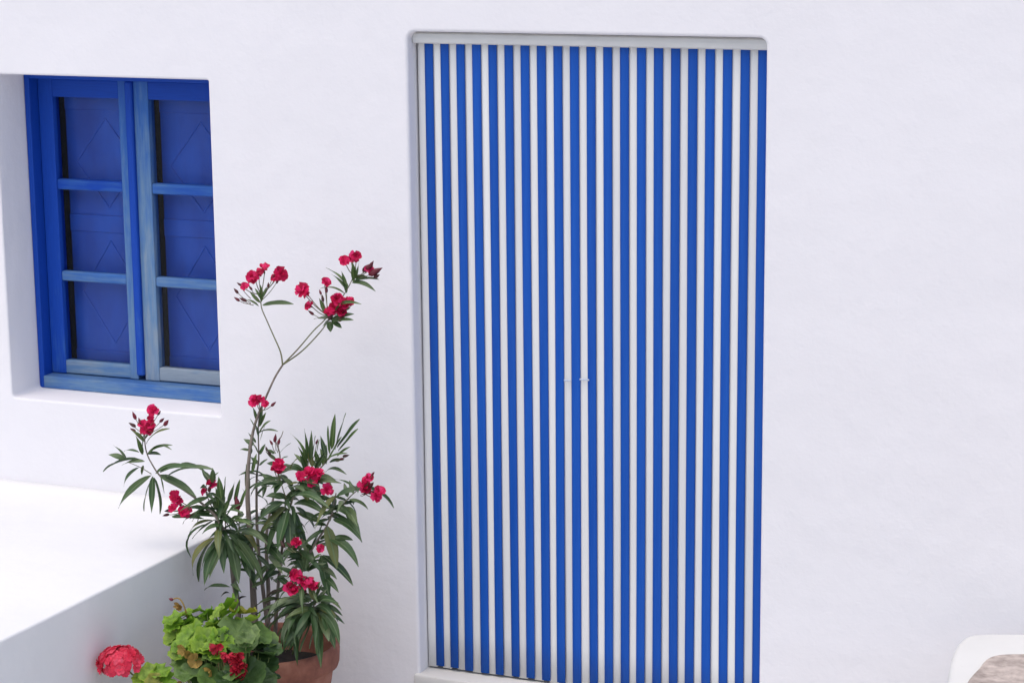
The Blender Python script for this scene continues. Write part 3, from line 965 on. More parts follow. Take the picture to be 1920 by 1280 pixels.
    (-0.119,-0.2,1.206,-0.192,-0.218,1.222,0.0102,0.15),
    (-0.088,-0.2,1.258,-0.046,-0.192,1.257,0.0153,0.05),
    (-0.313,-0.46,0.539,-0.231,-0.494,0.58,0.0204,0.2),
    (-0.304,-0.46,0.524,-0.327,-0.486,0.464,0.0204,0.08),
    (-0.278,-0.46,0.542,-0.234,-0.443,0.574,0.0204,0.2),
    (-0.261,-0.46,0.512,-0.194,-0.476,0.46,0.0221,0.1),
    (-0.156,-0.46,0.555,-0.218,-0.446,0.465,0.0221,0.1),
    (-0.148,-0.46,0.54,-0.088,-0.497,0.478,0.0221,0.05),
    (-0.297,-0.46,0.476,-0.258,-0.44,0.419,0.0204,0.1),
    (-0.341,-0.46,0.488,-0.297,-0.496,0.415,0.0204,0.05),
    (-0.208,-0.46,0.549,-0.238,-0.498,0.573,0.0187,0.15),
    (-0.226,-0.46,0.532,-0.184,-0.47,0.586,0.017,0.05),
    (-0.159,-0.46,0.459,-0.191,-0.483,0.423,0.017,0.1),
    (-0.099,-0.46,0.466,-0.034,-0.467,0.435,0.0187,0.12),
    (-0.081,-0.55,0.368,-0.164,-0.523,0.334,0.0204,0.15),
    (-0.09,-0.55,0.351,-0.191,-0.542,0.265,0.0221,0.1),
    (-0.073,-0.55,0.353,-0.13,-0.609,0.252,0.0221,0.05),
    (-0.056,-0.55,0.348,-0.044,-0.58,0.248,0.0221,0.02),
    (-0.039,-0.55,0.357,0.001,-0.558,0.262,0.0221,0.12),
    (-0.072,-0.55,0.393,-0.124,-0.563,0.383,0.0187,0.12),
    (-0.098,-0.55,0.374,-0.197,-0.541,0.352,0.0187,0.15),
    (-0.115,-0.55,0.364,-0.213,-0.564,0.285,0.0204,0.12),
    (-0.046,-0.55,0.391,0.04,-0.603,0.414,0.017,0.15),
    (-0.06,-0.55,0.402,-0.025,-0.586,0.464,0.017,0),
    (-0.085,-0.55,0.352,-0.139,-0.529,0.235,0.0204,0.03),
    (-0.193,-0.45,0.389,-0.261,-0.471,0.347,0.0187,0.12),
    (-0.201,-0.45,0.404,-0.244,-0.439,0.331,0.0187,0.08),
    (-0.185,-0.45,0.373,-0.132,-0.421,0.347,0.0187,0.12),
    (-0.166,-0.45,0.416,-0.098,-0.45,0.399,0.0187,0.12),
    (-0.221,-0.45,0.321,-0.279,-0.446,0.248,0.0187,0.1),
    (-0.238,-0.45,0.351,-0.317,-0.451,0.31,0.017,0.12),
    (-0.097,-0.45,0.439,-0.025,-0.475,0.399,0.0187,0.12),
    (-0.138,-0.45,0.49,-0.204,-0.427,0.421,0.0204,0.1),
    (-0.234,-0.45,0.448,-0.282,-0.463,0.382,0.0187,0.1),
    (-0.028,-0.44,0.641,-0.062,-0.357,0.625,0.0183,0.12),
    (-0.37,-0.475,0.449,-0.371,-0.396,0.479,0.0164,0.12),
    (0.045,-0.44,0.708,0.106,-0.374,0.634,0.0203,0.11),
    (-0.015,-0.44,0.657,0.01,-0.54,0.651,0.0145,0.15),
    (-0.396,-0.497,0.578,-0.435,-0.437,0.517,0.0202,0.14),
    (-0.05,-0.45,0.634,0.044,-0.493,0.62,0.0197,0.19),
    (-0.375,-0.485,0.515,-0.331,-0.401,0.485,0.0209,0.06),
    (-0.277,-0.35,0.691,-0.238,-0.286,0.687,0.0156,0.17),
    (-0.128,-0.48,0.476,-0.162,-0.395,0.421,0.0182,0.18),
    (-0.076,-0.492,0.534,-0.062,-0.424,0.519,0.0178,0.13),
    (-0.149,-0.395,0.706,-0.084,-0.453,0.662,0.0197,0.09),
    (-0.194,-0.44,0.617,-0.257,-0.488,0.614,0.0172,0.13),
    (-0.171,-0.425,0.677,-0.238,-0.389,0.603,0.0176,0.12),
    (-0.112,-0.53,0.453,-0.034,-0.584,0.397,0.0146,0.09),
    (-0.431,-0.49,0.643,-0.485,-0.564,0.614,0.0145,0.19),
    (-0.349,-0.35,0.666,-0.381,-0.263,0.585,0.0195,0.15),
    (-0.039,-0.45,0.677,-0.06,-0.544,0.597,0.0157,0.16),
    (-0.41,-0.495,0.605,-0.335,-0.489,0.541,0.0144,0.2),
    (-0.394,-0.463,0.649,-0.464,-0.531,0.579,0.015,0.11),
    (-0.369,-0.467,0.386,-0.301,-0.544,0.388,0.0189,0.16),
    (-0.056,-0.45,0.613,-0.011,-0.392,0.554,0.0161,0.13),
    (-0.158,-0.41,0.72,-0.108,-0.334,0.65,0.0167,0.15),
    (-0.162,-0.453,0.689,-0.199,-0.391,0.647,0.0142,0.18),
    (-0.348,-0.405,0.552,-0.38,-0.325,0.469,0.0148,0.14),
    (-0.344,-0.41,0.522,-0.334,-0.334,0.481,0.019,0.08),
    (-0.149,-0.395,0.706,-0.055,-0.408,0.704,0.0206,0.11),
    (-0.391,-0.495,0.566,-0.347,-0.582,0.492,0.0183,0.19),
    (-0.362,-0.44,0.544,-0.272,-0.494,0.492,0.0192,0.17),
    (-0.424,-0.49,0.623,-0.427,-0.402,0.595,0.0162,0.18),
    (-0.117,-0.52,0.457,-0.067,-0.616,0.373,0.0157,0.1),
    (-0.082,-0.53,0.347,0.0,-0.536,0.3,0.0188,0.24),
    (-0.079,-0.53,0.383,-0.184,-0.575,0.345,0.0142,0.2),
    (-0.076,-0.53,0.362,-0.021,-0.492,0.318,0.0184,0.22),
    (-0.061,-0.53,0.384,-0.049,-0.474,0.37,0.0185,0.25),
    (-0.085,-0.53,0.357,-0.066,-0.476,0.33,0.0157,0.25),
    (-0.061,-0.53,0.363,-0.126,-0.509,0.32,0.0143,0.18),
    (-0.071,-0.53,0.364,-0.087,-0.476,0.335,0.0156,0.13),
    (-0.072,-0.53,0.369,0.012,-0.572,0.352,0.0187,0.24),
    (-0.074,-0.53,0.357,-0.053,-0.475,0.284,0.016,0.19),
    (-0.066,-0.53,0.362,-0.131,-0.611,0.347,0.0179,0.19),
    (-0.066,-0.53,0.351,-0.068,-0.475,0.317,0.0178,0.2),
    (-0.085,-0.53,0.362,-0.063,-0.481,0.323,0.0145,0.22),
]
OLEANDER_FILL = [
    (-0.364,-0.435,0.575,-0.386,-0.371,0.572,0.0183,0.04),
    (-0.396,-0.497,0.578,-0.328,-0.542,0.586,0.0174,0.15),
    (-0.384,-0.477,0.546,-0.322,-0.465,0.517,0.0189,0.13),
    (-0.171,-0.425,0.677,-0.117,-0.429,0.682,0.0114,0.04),
    (-0.378,-0.487,0.528,-0.417,-0.566,0.449,0.0182,0.15),
    (-0.132,-0.49,0.498,-0.167,-0.546,0.514,0.0174,0.1),
    (0.033,-0.44,0.702,-0.038,-0.459,0.671,0.0169,0.17),
    (-0.358,-0.38,0.698,-0.331,-0.328,0.665,0.0139,0.18),
    (-0.121,-0.51,0.461,-0.15,-0.562,0.448,0.0119,0.07),
    (-0.201,-0.44,0.597,-0.171,-0.38,0.533,0.0119,0.08),
    (-0.133,-0.515,0.54,-0.144,-0.598,0.517,0.0113,0.08),
    (-0.172,-0.448,0.668,-0.122,-0.374,0.66,0.0138,0.03),
    (-0.092,-0.477,0.535,-0.06,-0.445,0.541,0.0169,0.1),
    (-0.277,-0.35,0.691,-0.315,-0.29,0.629,0.0116,0.06),
    (-0.134,-0.495,0.51,-0.189,-0.503,0.505,0.0158,0.13),
    (-0.128,-0.48,0.476,-0.06,-0.471,0.487,0.0121,0.04),
    (-0.402,-0.5,0.591,-0.448,-0.532,0.595,0.0153,0.09),
    (-0.207,-0.44,0.568,-0.127,-0.475,0.565,0.0156,0.09),
    (0.025,-0.44,0.695,-0.013,-0.384,0.681,0.0139,0.18),
    (-0.397,-0.5,0.586,-0.486,-0.497,0.516,0.016,0.06),
    (-0.375,-0.485,0.515,-0.323,-0.428,0.506,0.0114,0.17),
    (-0.346,-0.343,0.713,-0.359,-0.384,0.723,0.0122,0.06),
    (-0.121,-0.51,0.461,-0.055,-0.488,0.477,0.0127,0.11),
    (-0.393,-0.465,0.631,-0.477,-0.479,0.563,0.0121,0.19),
    (-0.328,-0.38,0.409,-0.254,-0.379,0.426,0.0178,0.04),
    (-0.204,-0.463,0.695,-0.243,-0.532,0.707,0.0113,0.06),
    (-0.136,-0.5,0.521,-0.051,-0.522,0.466,0.0183,0.19),
    (-0.315,-0.363,0.467,-0.268,-0.36,0.443,0.0151,0.1),
    (-0.315,-0.363,0.467,-0.378,-0.371,0.424,0.0126,0.15),
    (-0.345,-0.36,0.581,-0.364,-0.401,0.565,0.0121,0.05),
    (-0.055,-0.453,0.617,-0.084,-0.402,0.583,0.0157,0.05),
    (-0.106,-0.552,0.449,-0.161,-0.6,0.381,0.0113,0.08),
    (-0.106,-0.552,0.449,-0.161,-0.527,0.423,0.0171,0.12),
    (-0.044,-0.45,0.658,-0.137,-0.427,0.629,0.0188,0.2),
    (-0.008,-0.44,0.664,-0.081,-0.458,0.653,0.0126,0.19),
    (-0.134,-0.51,0.534,-0.203,-0.54,0.535,0.0185,0.06),
    (-0.378,-0.487,0.528,-0.403,-0.437,0.498,0.0127,0.11),
    (-0.372,-0.46,0.468,-0.383,-0.381,0.407,0.0118,0.07),
    (-0.234,-0.435,0.427,-0.271,-0.473,0.41,0.0188,0.08),
    (-0.052,-0.45,0.626,0.039,-0.447,0.546,0.0162,0.12),
    (-0.434,-0.49,0.652,-0.377,-0.519,0.649,0.0141,0.14),
    (-0.204,-0.463,0.695,-0.217,-0.419,0.702,0.0118,0.04),
    (-0.339,-0.415,0.418,-0.381,-0.385,0.419,0.0114,0.07),
    (-0.161,-0.415,0.707,-0.197,-0.367,0.707,0.011,0.09),
    (-0.158,-0.41,0.72,-0.222,-0.438,0.743,0.0145,0.15),
    (-0.172,-0.448,0.668,-0.134,-0.396,0.654,0.017,0.05),
    (-0.307,-0.358,0.551,-0.258,-0.313,0.557,0.0171,0.18),
    (-0.366,-0.432,0.59,-0.417,-0.4,0.598,0.0182,0.15),
    (-0.214,-0.44,0.539,-0.143,-0.498,0.558,0.0167,0.1),
    (-0.164,-0.42,0.694,-0.109,-0.467,0.688,0.0184,0.08),
    (-0.227,-0.438,0.469,-0.299,-0.451,0.478,0.0175,0.15),
    (-0.13,-0.49,0.468,-0.102,-0.432,0.486,0.0138,0.1),
    (-0.196,-0.445,0.634,-0.275,-0.459,0.614,0.0185,0.17),
    (-0.204,-0.463,0.695,-0.198,-0.525,0.7,0.0132,0.05),
    (-0.179,-0.43,0.659,-0.136,-0.376,0.685,0.0183,0.2),
    (-0.109,-0.475,0.513,-0.097,-0.551,0.545,0.0184,0.16),
    (-0.201,-0.44,0.597,-0.264,-0.494,0.627,0.0188,0.04),
    (-0.132,-0.49,0.498,-0.203,-0.463,0.5,0.0181,0.12),
    (-0.348,-0.405,0.552,-0.427,-0.387,0.541,0.0121,0.03),
    (-0.436,-0.49,0.673,-0.429,-0.538,0.683,0.0177,0.13),
    (-0.391,-0.47,0.597,-0.369,-0.539,0.529,0.0119,0.16),
    (-0.41,-0.5,0.6,-0.396,-0.424,0.53,0.0159,0.06),
    (-0.339,-0.415,0.418,-0.294,-0.466,0.372,0.0186,0.12),
    (-0.242,-0.432,0.386,-0.286,-0.378,0.375,0.0167,0.19),
    (-0.22,-0.44,0.511,-0.264,-0.501,0.504,0.0131,0.04),
    (-0.22,-0.44,0.511,-0.18,-0.466,0.517,0.0116,0.15),
    (-0.335,-0.375,0.452,-0.401,-0.371,0.4,0.0178,0.14),
    (-0.312,-0.367,0.379,-0.265,-0.429,0.394,0.0166,0.1),
    (-0.158,-0.41,0.72,-0.113,-0.433,0.683,0.0124,0.11),
    (-0.05,-0.45,0.634,-0.118,-0.439,0.658,0.0145,0.18),
    (-0.431,-0.505,0.611,-0.437,-0.464,0.593,0.0155,0.18),
    (-0.394,-0.463,0.649,-0.376,-0.534,0.589,0.0151,0.06),
    (-0.378,-0.487,0.528,-0.401,-0.542,0.516,0.0162,0.13),
    (-0.427,-0.505,0.614,-0.474,-0.522,0.618,0.0175,0.04),
    (-0.065,-0.46,0.588,-0.115,-0.449,0.578,0.0132,0.17),
    (-0.427,-0.505,0.614,-0.383,-0.47,0.592,0.0152,0.08),
    (-0.298,-0.355,0.592,-0.36,-0.314,0.54,0.0149,0.18),
    (-0.214,-0.44,0.539,-0.133,-0.463,0.558,0.0149,0.07),
    (-0.386,-0.492,0.553,-0.41,-0.456,0.523,0.0168,0.11),
    (-0.048,-0.45,0.642,-0.082,-0.388,0.655,0.0156,0.1),
    (-0.149,-0.395,0.706,-0.212,-0.33,0.745,0.0171,0.04),
    (-0.183,-0.47,0.364,-0.243,-0.465,0.32,0.0163,0.16),
    (0.025,-0.44,0.695,-0.047,-0.441,0.721,0.0117,0.09),
    (-0.041,-0.45,0.671,0.009,-0.418,0.616,0.0141,0.18),
    (-0.136,-0.5,0.521,-0.178,-0.467,0.495,0.016,0.1),
    (-0.38,-0.49,0.54,-0.35,-0.422,0.516,0.0141,0.09),
    (-0.417,-0.492,0.614,-0.434,-0.533,0.613,0.0114,0.18),
    (-0.427,-0.505,0.614,-0.429,-0.584,0.597,0.0137,0.16),
    (-0.343,-0.365,0.538,-0.308,-0.334,0.541,0.0144,0.09),
    (-0.201,-0.44,0.597,-0.263,-0.418,0.54,0.0169,0.05),
    (-0.152,-0.458,0.705,-0.067,-0.463,0.709,0.0184,0.11),
    (-0.179,-0.43,0.659,-0.23,-0.381,0.671,0.0124,0.08),
    (-0.058,-0.455,0.607,-0.087,-0.496,0.594,0.0167,0.13),
    (-0.134,-0.51,0.534,-0.153,-0.577,0.485,0.0171,0.1),
    (-0.389,-0.472,0.58,-0.485,-0.472,0.61,0.0112,0.05),
    (-0.152,-0.458,0.705,-0.065,-0.473,0.658,0.0146,0.19),
    (-0.348,-0.347,0.682,-0.388,-0.387,0.686,0.0167,0.19),
    (-0.386,-0.492,0.553,-0.318,-0.546,0.502,0.0131,0.09),
    (-0.021,-0.44,0.649,-0.074,-0.479,0.612,0.0118,0.13),
    (-0.307,-0.358,0.551,-0.384,-0.355,0.524,0.0168,0.2),
    (-0.206,-0.465,0.705,-0.193,-0.529,0.683,0.018,0.06),
    (-0.127,-0.48,0.481,-0.188,-0.485,0.455,0.0132,0.14),
    (-0.207,-0.467,0.716,-0.237,-0.53,0.72,0.0152,0.06),
    (-0.13,-0.485,0.487,-0.15,-0.548,0.498,0.0131,0.11),
    (-0.05,-0.45,0.634,-0.082,-0.402,0.629,0.014,0.17),
    (-0.207,-0.44,0.568,-0.17,-0.4,0.544,0.0116,0.07),
    (-0.199,-0.45,0.651,-0.162,-0.494,0.629,0.0124,0.15),
    (-0.431,-0.49,0.643,-0.372,-0.553,0.655,0.017,0.18),
    (-0.442,-0.508,0.616,-0.496,-0.489,0.601,0.0162,0.13),
    (-0.347,-0.355,0.623,-0.35,-0.287,0.57,0.0142,0.09),
    (-0.37,-0.472,0.428,-0.306,-0.442,0.408,0.0123,0.09),
    (-0.171,-0.425,0.677,-0.109,-0.392,0.623,0.0184,0.14),
    (-0.072,-0.463,0.577,-0.127,-0.502,0.526,0.0162,0.1),
    (-0.369,-0.467,0.386,-0.32,-0.54,0.359,0.0174,0.15),
    (-0.021,-0.44,0.649,0.007,-0.398,0.651,0.0184,0.06),
    (-0.152,-0.458,0.705,-0.119,-0.426,0.672,0.0153,0.07),
    (-0.227,-0.438,0.469,-0.182,-0.379,0.492,0.0165,0.19),
    (-0.307,-0.358,0.551,-0.236,-0.342,0.515,0.0145,0.15),
    (-0.41,-0.495,0.605,-0.465,-0.544,0.589,0.0165,0.08),
    (-0.358,-0.39,0.644,-0.323,-0.354,0.665,0.0116,0.13),
    (-0.386,-0.492,0.553,-0.298,-0.469,0.51,0.0132,0.11),
    (-0.28,-0.35,0.673,-0.377,-0.35,0.662,0.0187,0.14),
    (-0.343,-0.365,0.538,-0.416,-0.374,0.515,0.0131,0.03),
    (-0.05,-0.45,0.634,-0.103,-0.394,0.63,0.0115,0.12),
    (-0.049,-0.448,0.62,-0.125,-0.422,0.599,0.0147,0.11),
    (-0.091,-0.47,0.545,-0.113,-0.431,0.515,0.0163,0.06),
    (-0.008,-0.44,0.664,-0.028,-0.362,0.626,0.0167,0.08),
    (-0.199,-0.45,0.651,-0.184,-0.391,0.623,0.018,0.15),
    (-0.384,-0.477,0.546,-0.404,-0.542,0.537,0.0119,0.18),
    (-0.132,-0.49,0.498,-0.147,-0.56,0.511,0.0116,0.11),
    (-0.37,-0.477,0.469,-0.413,-0.451,0.488,0.0155,0.2),
    (-0.386,-0.492,0.553,-0.355,-0.446,0.558,0.0131,0.08),
    (-0.035,-0.443,0.634,-0.056,-0.518,0.659,0.0179,0.1),
    (-0.139,-0.382,0.717,-0.094,-0.434,0.738,0.0188,0.07),
    (-0.184,-0.443,0.641,-0.258,-0.419,0.652,0.0149,0.18),
    (-0.367,-0.45,0.506,-0.369,-0.535,0.455,0.0175,0.07),
    (-0.056,-0.45,0.613,-0.031,-0.391,0.59,0.0189,0.11),
    (-0.381,-0.48,0.529,-0.372,-0.399,0.45,0.0122,0.14),
    (-0.048,-0.45,0.642,0.002,-0.451,0.639,0.0147,0.16),
    (-0.052,-0.45,0.626,-0.124,-0.487,0.586,0.0171,0.17),
    (-0.347,-0.355,0.623,-0.325,-0.309,0.641,0.0119,0.17),
    (-0.372,-0.46,0.468,-0.31,-0.405,0.486,0.0187,0.16),
    (-0.417,-0.492,0.614,-0.462,-0.434,0.583,0.0187,0.03),
    (-0.19,-0.44,0.628,-0.141,-0.508,0.594,0.0121,0.17),
    (-0.375,-0.485,0.515,-0.404,-0.409,0.447,0.0118,0.1),
    (-0.389,-0.472,0.58,-0.367,-0.42,0.53,0.0131,0.16),
    (-0.108,-0.545,0.45,-0.192,-0.549,0.479,0.0176,0.11),
    (-0.139,-0.382,0.717,-0.2,-0.317,0.659,0.0187,0.15),
    (-0.136,-0.5,0.521,-0.157,-0.43,0.5,0.0115,0.1),
    (0.025,-0.44,0.695,0.058,-0.503,0.706,0.0163,0.16),
    (-0.133,-0.487,0.322,-0.162,-0.44,0.305,0.0133,0.15),
    (-0.094,-0.511,0.373,-0.029,-0.487,0.37,0.0135,0.14),
    (-0.141,-0.471,0.33,-0.105,-0.395,0.247,0.0127,0.11),
    (-0.1,-0.472,0.368,-0.082,-0.412,0.314,0.0169,0.16),
    (-0.086,-0.485,0.335,-0.166,-0.475,0.311,0.0178,0.13),
    (-0.137,-0.475,0.307,-0.19,-0.542,0.239,0.0133,0.22),
    (-0.122,-0.491,0.339,-0.095,-0.446,0.291,0.0163,0.14),
    (-0.119,-0.469,0.334,-0.078,-0.414,0.325,0.016,0.17),
    (-0.117,-0.46,0.318,-0.177,-0.479,0.273,0.016,0.2),
    (-0.1,-0.513,0.342,-0.159,-0.476,0.333,0.0178,0.14),
    (-0.148,-0.461,0.341,-0.089,-0.47,0.31,0.0149,0.23),
    (-0.124,-0.452,0.338,-0.135,-0.563,0.331,0.0179,0.2),
    (-0.099,-0.476,0.343,-0.006,-0.527,0.346,0.0161,0.17),
    (-0.133,-0.454,0.339,-0.18,-0.547,0.32,0.0126,0.17),
    (-0.127,-0.475,0.31,-0.18,-0.425,0.311,0.0152,0.21),
    (-0.128,-0.469,0.342,-0.1,-0.396,0.339,0.018,0.18),
    (-0.115,-0.467,0.307,-0.06,-0.536,0.247,0.017,0.11),
    (-0.108,-0.465,0.352,-0.159,-0.538,0.32,0.0138,0.25),
    (-0.09,-0.52,0.329,-0.026,-0.519,0.293,0.0179,0.12),
    (-0.1,-0.506,0.33,-0.117,-0.45,0.275,0.0155,0.18),
    (-0.126,-0.49,0.341,-0.149,-0.562,0.297,0.0173,0.2),
    (-0.096,-0.483,0.356,-0.161,-0.433,0.363,0.0149,0.17),
    (-0.091,-0.501,0.352,0.003,-0.499,0.317,0.0171,0.15),
    (-0.075,-0.511,0.338,-0.065,-0.576,0.324,0.0167,0.21),
    (-0.107,-0.515,0.364,-0.04,-0.577,0.356,0.0149,0.16),
    (-0.093,-0.471,0.315,-0.151,-0.563,0.26,0.0139,0.22),
    (-0.108,-0.473,0.324,-0.158,-0.445,0.318,0.0172,0.18),
    (-0.107,-0.515,0.332,-0.078,-0.447,0.299,0.0166,0.1),
    (-0.082,-0.49,0.364,-0.009,-0.487,0.336,0.0177,0.13),
    (-0.15,-0.456,0.308,-0.231,-0.465,0.308,0.0148,0.17),
    (-0.104,-0.556,0.358,-0.106,-0.636,0.308,0.0153,0.17),
    (-0.073,-0.552,0.365,-0.019,-0.632,0.266,0.0146,0.1),
    (-0.083,-0.537,0.352,-0.022,-0.617,0.299,0.0145,0.15),
    (-0.14,-0.541,0.339,-0.135,-0.621,0.247,0.0163,0.15),
    (-0.072,-0.561,0.367,-0.084,-0.641,0.309,0.0175,0.18),
    (-0.084,-0.527,0.345,-0.023,-0.607,0.259,0.0172,0.16),
    (-0.136,-0.557,0.351,-0.12,-0.637,0.272,0.0176,0.11),
    (-0.076,-0.531,0.357,-0.085,-0.611,0.275,0.0161,0.09),
    (-0.093,-0.557,0.343,-0.128,-0.637,0.255,0.0143,0.1),
    (-0.125,-0.547,0.339,-0.125,-0.627,0.287,0.0141,0.15),
    (-0.121,-0.529,0.35,-0.103,-0.609,0.285,0.0179,0.14),
    (-0.126,-0.557,0.346,-0.074,-0.637,0.258,0.0134,0.1),
    (-0.087,-0.554,0.349,-0.075,-0.634,0.297,0.0153,0.15),
    (-0.074,-0.541,0.342,-0.115,-0.621,0.26,0.0158,0.16),
    (-0.126,-0.535,0.321,-0.089,-0.615,0.218,0.0178,0.1),
    (-0.078,-0.54,0.345,-0.12,-0.62,0.29,0.017,0.12),
]
OLEANDER_FLOWERS = [
    (-0.342,-0.28,1.28,0.0198,-0.353,-0.28,1.205),
    (-0.376,-0.28,1.256,0.0198,-0.353,-0.28,1.205),
    (-0.288,-0.28,1.269,0.0213,-0.353,-0.28,1.205),
    (-0.406,-0.28,1.226,0.0137,-0.353,-0.28,1.205),
    (-0.356,-0.28,1.267,0.0106,-0.353,-0.28,1.205),
    (-0.306,-0.28,1.258,0.0122,-0.353,-0.28,1.205),
    (-0.111,-0.27,1.203,0.0198,-0.14,-0.27,1.151),
    (-0.089,-0.27,1.192,0.0213,-0.14,-0.27,1.151),
    (-0.119,-0.27,1.177,0.0213,-0.14,-0.27,1.151),
    (-0.098,-0.27,1.168,0.0182,-0.14,-0.27,1.151),
    (-0.136,-0.27,1.165,0.0167,-0.14,-0.27,1.151),
    (-0.068,-0.27,1.199,0.0167,-0.14,-0.27,1.151),
    (-0.224,-0.27,1.223,0.0228,-0.14,-0.27,1.151),
    (-0.199,-0.27,1.18,0.0152,-0.14,-0.27,1.151),
    (-0.146,-0.27,1.251,0.0137,-0.14,-0.27,1.151),
    (-0.209,-0.27,1.212,0.0122,-0.14,-0.27,1.151),
    (-0.118,-0.2,1.303,0.0167,-0.09,-0.2,1.261),
    (-0.083,-0.2,1.319,0.0182,-0.09,-0.2,1.261),
    (-0.095,-0.2,1.309,0.0137,-0.09,-0.2,1.261),
    (-0.041,-0.2,1.284,0.0137,-0.09,-0.2,1.261),
    (-0.347,-0.345,0.904,0.0198,-0.332,-0.345,0.872),
    (-0.312,-0.345,0.897,0.0122,-0.332,-0.345,0.872),
    (-0.331,-0.345,0.91,0.0122,-0.332,-0.345,0.872),
    (-0.222,-0.46,0.738,0.0182,-0.213,-0.46,0.707),
    (-0.208,-0.46,0.751,0.0182,-0.213,-0.46,0.707),
    (-0.218,-0.46,0.757,0.0152,-0.213,-0.46,0.707),
    (-0.144,-0.46,0.724,0.0182,-0.135,-0.46,0.691),
    (-0.107,-0.46,0.709,0.0198,-0.135,-0.46,0.691),
    (-0.088,-0.46,0.723,0.0198,-0.135,-0.46,0.691),
    (-0.099,-0.46,0.733,0.0182,-0.135,-0.46,0.691),
    (-0.06,-0.46,0.693,0.0182,-0.135,-0.46,0.691),
    (-0.116,-0.46,0.739,0.0182,-0.135,-0.46,0.691),
    (-0.082,-0.46,0.738,0.0152,-0.135,-0.46,0.691),
    (0.045,-0.44,0.707,0.0213,0.033,-0.44,0.697),
    (0.083,-0.44,0.683,0.0167,0.033,-0.44,0.697),
    (0.095,-0.44,0.697,0.0167,0.033,-0.44,0.697),
    (0.061,-0.44,0.735,0.0122,0.033,-0.44,0.697),
    (0.052,-0.44,0.727,0.0106,0.033,-0.44,0.697),
    (-0.596,-0.54,0.84,0.0182,-0.603,-0.54,0.814),
    (-0.583,-0.54,0.854,0.0182,-0.603,-0.54,0.814),
    (-0.572,-0.54,0.899,0.0167,-0.603,-0.54,0.814),
    (-0.611,-0.54,0.856,0.0137,-0.603,-0.54,0.814),
    (-0.582,-0.54,0.874,0.0122,-0.603,-0.54,0.814),
    (-0.522,-0.52,0.645,0.0182,-0.472,-0.52,0.619),
    (-0.492,-0.52,0.601,0.0198,-0.472,-0.52,0.619),
    (-0.531,-0.52,0.608,0.0137,-0.472,-0.52,0.619),
    (-0.51,-0.52,0.634,0.0122,-0.472,-0.52,0.619),
    (-0.442,-0.49,0.661,0.0137,-0.435,-0.49,0.646),
    (-0.418,-0.49,0.684,0.0152,-0.435,-0.49,0.646),
    (-0.13,-0.52,0.546,0.0182,-0.129,-0.52,0.521),
    (-0.057,-0.52,0.538,0.0122,-0.071,-0.52,0.549),
    (-0.115,-0.57,0.468,0.0198,-0.091,-0.57,0.467),
    (-0.129,-0.57,0.425,0.0213,-0.091,-0.57,0.467),
    (-0.068,-0.57,0.446,0.0198,-0.091,-0.57,0.467),
    (-0.048,-0.57,0.444,0.0152,-0.091,-0.57,0.467),
    (-0.091,-0.57,0.455,0.0167,-0.091,-0.57,0.467),
    (-0.109,-0.57,0.425,0.0137,-0.091,-0.57,0.467),
]
